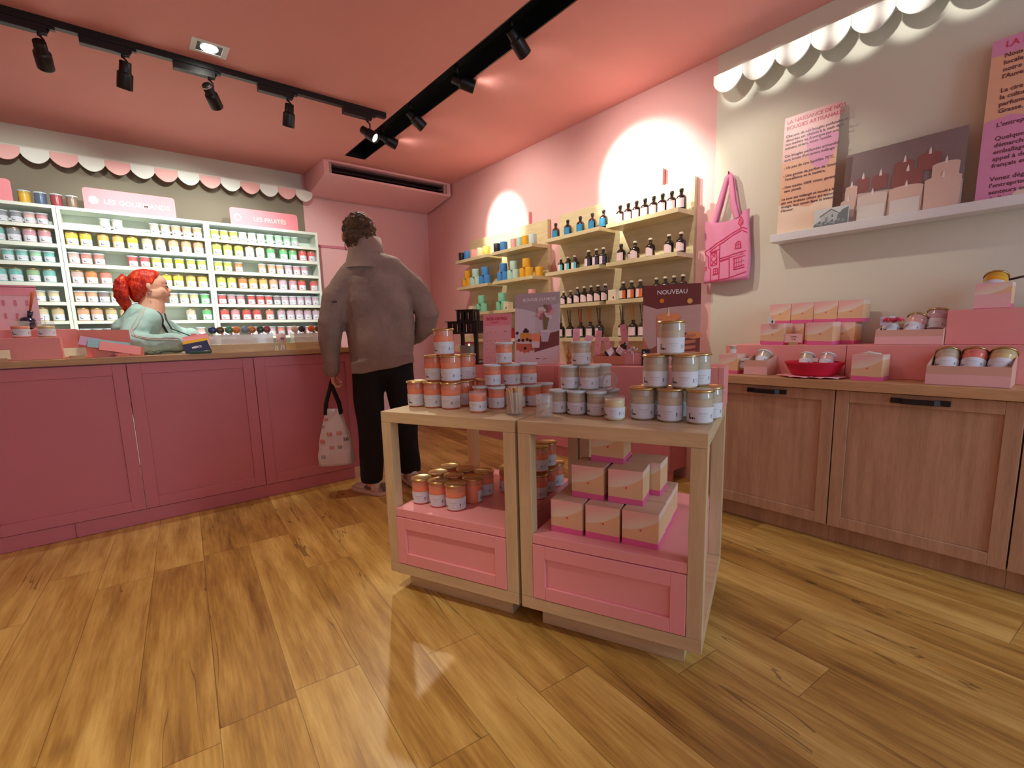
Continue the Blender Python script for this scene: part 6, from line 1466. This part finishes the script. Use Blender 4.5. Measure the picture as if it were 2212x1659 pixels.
# red hair pulled back in a ponytail
t_ = NT('bright_red_hair'); t_.b.inputs['Roughness'].default_value = .45
t_.col(t_.ramp(t_.noise(t_.mapping(t_.obj(), (1, 1, .4)), 42, 5, .65), [(.30, lin((120, 14, 8))), (.52, lin((214, 46, 22))), (.72, lin((244, 110, 50)))])); t_.bump(t_.noise(t_.mapping(t_.obj(), (1, 1, .3)), 120, 3), .7, .006); M_red_hair = t_.m
g = G(); g.ball(hd(-.024, 0, .034), (.094, .083, .088)); g.ball(hd(-.050, 0, .000), (.072, .079, .080)); g.ball(hd(.005, 0, .062), (.066, .070, .058)); g.ball(hd(-.070, 0, -.045), (.040, .058, .050))
g.ball(hd(-.086, 0, .020), (.034, .040, .045))
hm = fuse(g, .005, 3, .003, 40, amp2=.002, freq2=110)
ctr = Vector(hd(.0, 0, 0))
for v in hm.vertices:       # keep the face free: squash hair in front of the hairline into the skull
    p = v.co-ctr; lim = max(-.026, min(.058, -.010+.66*p.z))
    if p.x > lim:
        e_ = min(1, (p.x-lim)/.016); v.co.x = ctr.x+lim+(p.x-lim)*.10; v.co.y *= 1-.16*e_; v.co.z = ctr.z+p.z*(1-.10*e_)
addmesh('red_hair', hm, M_red_hair, CL)
g = G(); base = Vector(hd(-.095, .0, .045))
for k in range(26):
    a = 2*PI*k/26*3.7; rr = .016+.016*((k*7) % 5)/5; off = Vector((0, math.cos(a)*rr, math.sin(a)*rr*.6)); sw = random.uniform(-.012, .012)
    P = [base+off*.4+Vector((.012, 0, 0)), base+off+Vector((-.026, 0, .006)), base+off*1.7+Vector((-.046+sw*1.4, 0, -.035)), base+off*2.0+Vector((-.052+sw*1.6, 0, -.085)), base+off*1.7+Vector((-.042+sw*1.4, .0, -.130)), base+off*1.0+Vector((-.020+sw*2, 0, -.175-.012*(k % 3)))]
    g.tube(P, [.008, .018, .023, .023, .017, .004], 8)
o = addmesh('ponytail', fuse(g, .005, 2, .004, 30, (1, 1, .4), amp2=.0035, freq2=90), M_red_hair, CL)
g = G(); g.lathe([(.016, -.008), (.022, -.005), (.022, .005), (.016, .008)], 16, cap=False, M=Matrix.Translation(base+Vector((-.006, 0, .002))) @ Matrix.Rotation(RAD(80), 4, 'Y')); g.obj('hair_tie', M_black, CL)
g = G(); g.tube([hd(-.014, -.086, -.034), hd(-.014, -.088, -.048)], .0026, 6); g.obj('earring', M_chrome, CL)
# sweatshirt
g = G()
limb(g, [(-.10, .02, .70, .190, .175), (-.10, .02, .88, .195, .18), (-.10, .02, 1.02, .190, .175), (-.095, .01, 1.14, .165, .185), (-.075, .005, 1.22, .115, .165), (-.050, .0, 1.275, .078, .090)], 28, False)
g.ball((-.085, -.125, 1.185), (.085, .085, .080)); g.ball((-.050, .150, 1.185), (.085, .085, .080))
limb(g, [(-.095, -.140, 1.180, .085), (-.150, -.215, 1.10, .082), (-.178, -.262, 1.055, .076), (-.110, -.300, 1.047, .067), (-.020, -.325, 1.042, .060), (.060, -.345, 1.036, .054), (.100, -.352, 1.028, .043)])
limb(g, [(-.045, .160, 1.185, .085), (.055, .215, 1.12, .080), (.150, .235, 1.075, .072), (.190, .14, 1.055, .064), (.195, .03, 1.045, .056), (.180, -.07, 1.040, .046)])
sw = fuse(g, .0085, 4, .020, 11, (1, 1, .8), amp2=.004, freq2=30, seed=3)
for v in sw.vertices:
    if v.co.y < -.15 and v.co.z < 1.0: v.co.z = .979+(v.co.z-.979)*.02 if v.co.z < .979 else v.co.z
for v in sw.vertices: v.co.z = max(v.co.z, .9795) if (v.co.y < .0 and v.co.z < .9795 and v.co.z > .90 and v.co.y < -.17) else v.co.z
t_ = NT('pale_teal_jersey'); t_.b.inputs['Roughness'].default_value = .9; n1 = t_.noise(t_.obj(), 7, 4)
o_ = t_.sep(t_.obj()); 
t_.col(t_.mix(n1, lin((146, 190, 186)), lin((190, 218, 210)))); t_.bump(t_.noise(t_.obj(), 30, 3), .3, .01); M_teal = t_.m
addmesh('sweatshirt', sw, M_teal, CL)
from mathutils.bvhtree import BVHTree
bv = BVHTree.FromPolygons([v.co for v in sw.vertices], [tuple(p.vertices) for p in sw.polygons])
def on(p, off=.0015):
    loc, nn, _, _ = bv.find_nearest(Vector(p)); q = loc+nn*off; return (q.x, q.y, q.z)
def dense(P, m=6):
    P = [Vector(p) for p in P]; out = []
    for a, b in zip(P[:-1], P[1:]): out += [a+(b-a)*(k/m) for k in range(m)]
    return out+[P[-1]]
# piping lines along the near sleeve
g = G()
for dz in (0, .018): 
    g.tube([on(p, .0005) for p in dense([(-.080-dz*1.1, -.120, 1.30), (-.110-dz*1.1, -.240, 1.24), (-.150-dz, -.330, 1.16), (-.160-dz, -.350, 1.115), (-.110, -.390, 1.100-dz), (-.02, -.410, 1.090-dz), (.06, -.42, 1.08-dz)])], .0030, 8)
g.obj('sleeve_piping', mat('grey_pink_piping', (196, 184, 176), .8), CL)
# lanyard and badge
M_lan = mat('dark_lanyard', (46, 32, 46), .6)
g = G(); 
def ribbon(g, pts, w_):
    vs = []; fs = []
    for p in pts: vs += [(p[0]-w_, p[1], p[2]), (p[0]+w_, p[1], p[2]), (p[0]-w_, p[1]+.002, p[2]), (p[0]+w_, p[1]+.002, p[2])]
    for i in range(len(pts)-1): a = i*4; fs += [(a, a+1, a+5, a+4), (a+2, a+6, a+7, a+3), (a, a+4, a+6, a+2), (a+1, a+3, a+7, a+5)]
    g.add(vs, fs, 0, True)
ribbon(g, [on(p, .002) for p in dense([(-.010, -.110, 1.270), (.030, -.16, 1.222), (.080, -.19, 1.160), (.125, -.20, 1.090), (.13, -.20, 1.06)])], .0075)
ribbon(g, [on(p, .002) for p in dense([(.050, -.050, 1.270), (.10, -.09, 1.215), (.13, -.12, 1.150), (.14, -.16, 1.090), (.14, -.19, 1.06)])], .0075)
g.obj('lanyard', M_lan, CL)
g = G(); bq = on((.15, -.05, 1.17), .003); g.box(-.02, .02, -.0015, .0015, -.013, .013, M=T(bq[0], bq[1], bq[2], RAD(35))); g.obj('name_badge', mat('salmon_badge', (236, 128, 128), .5), CL)
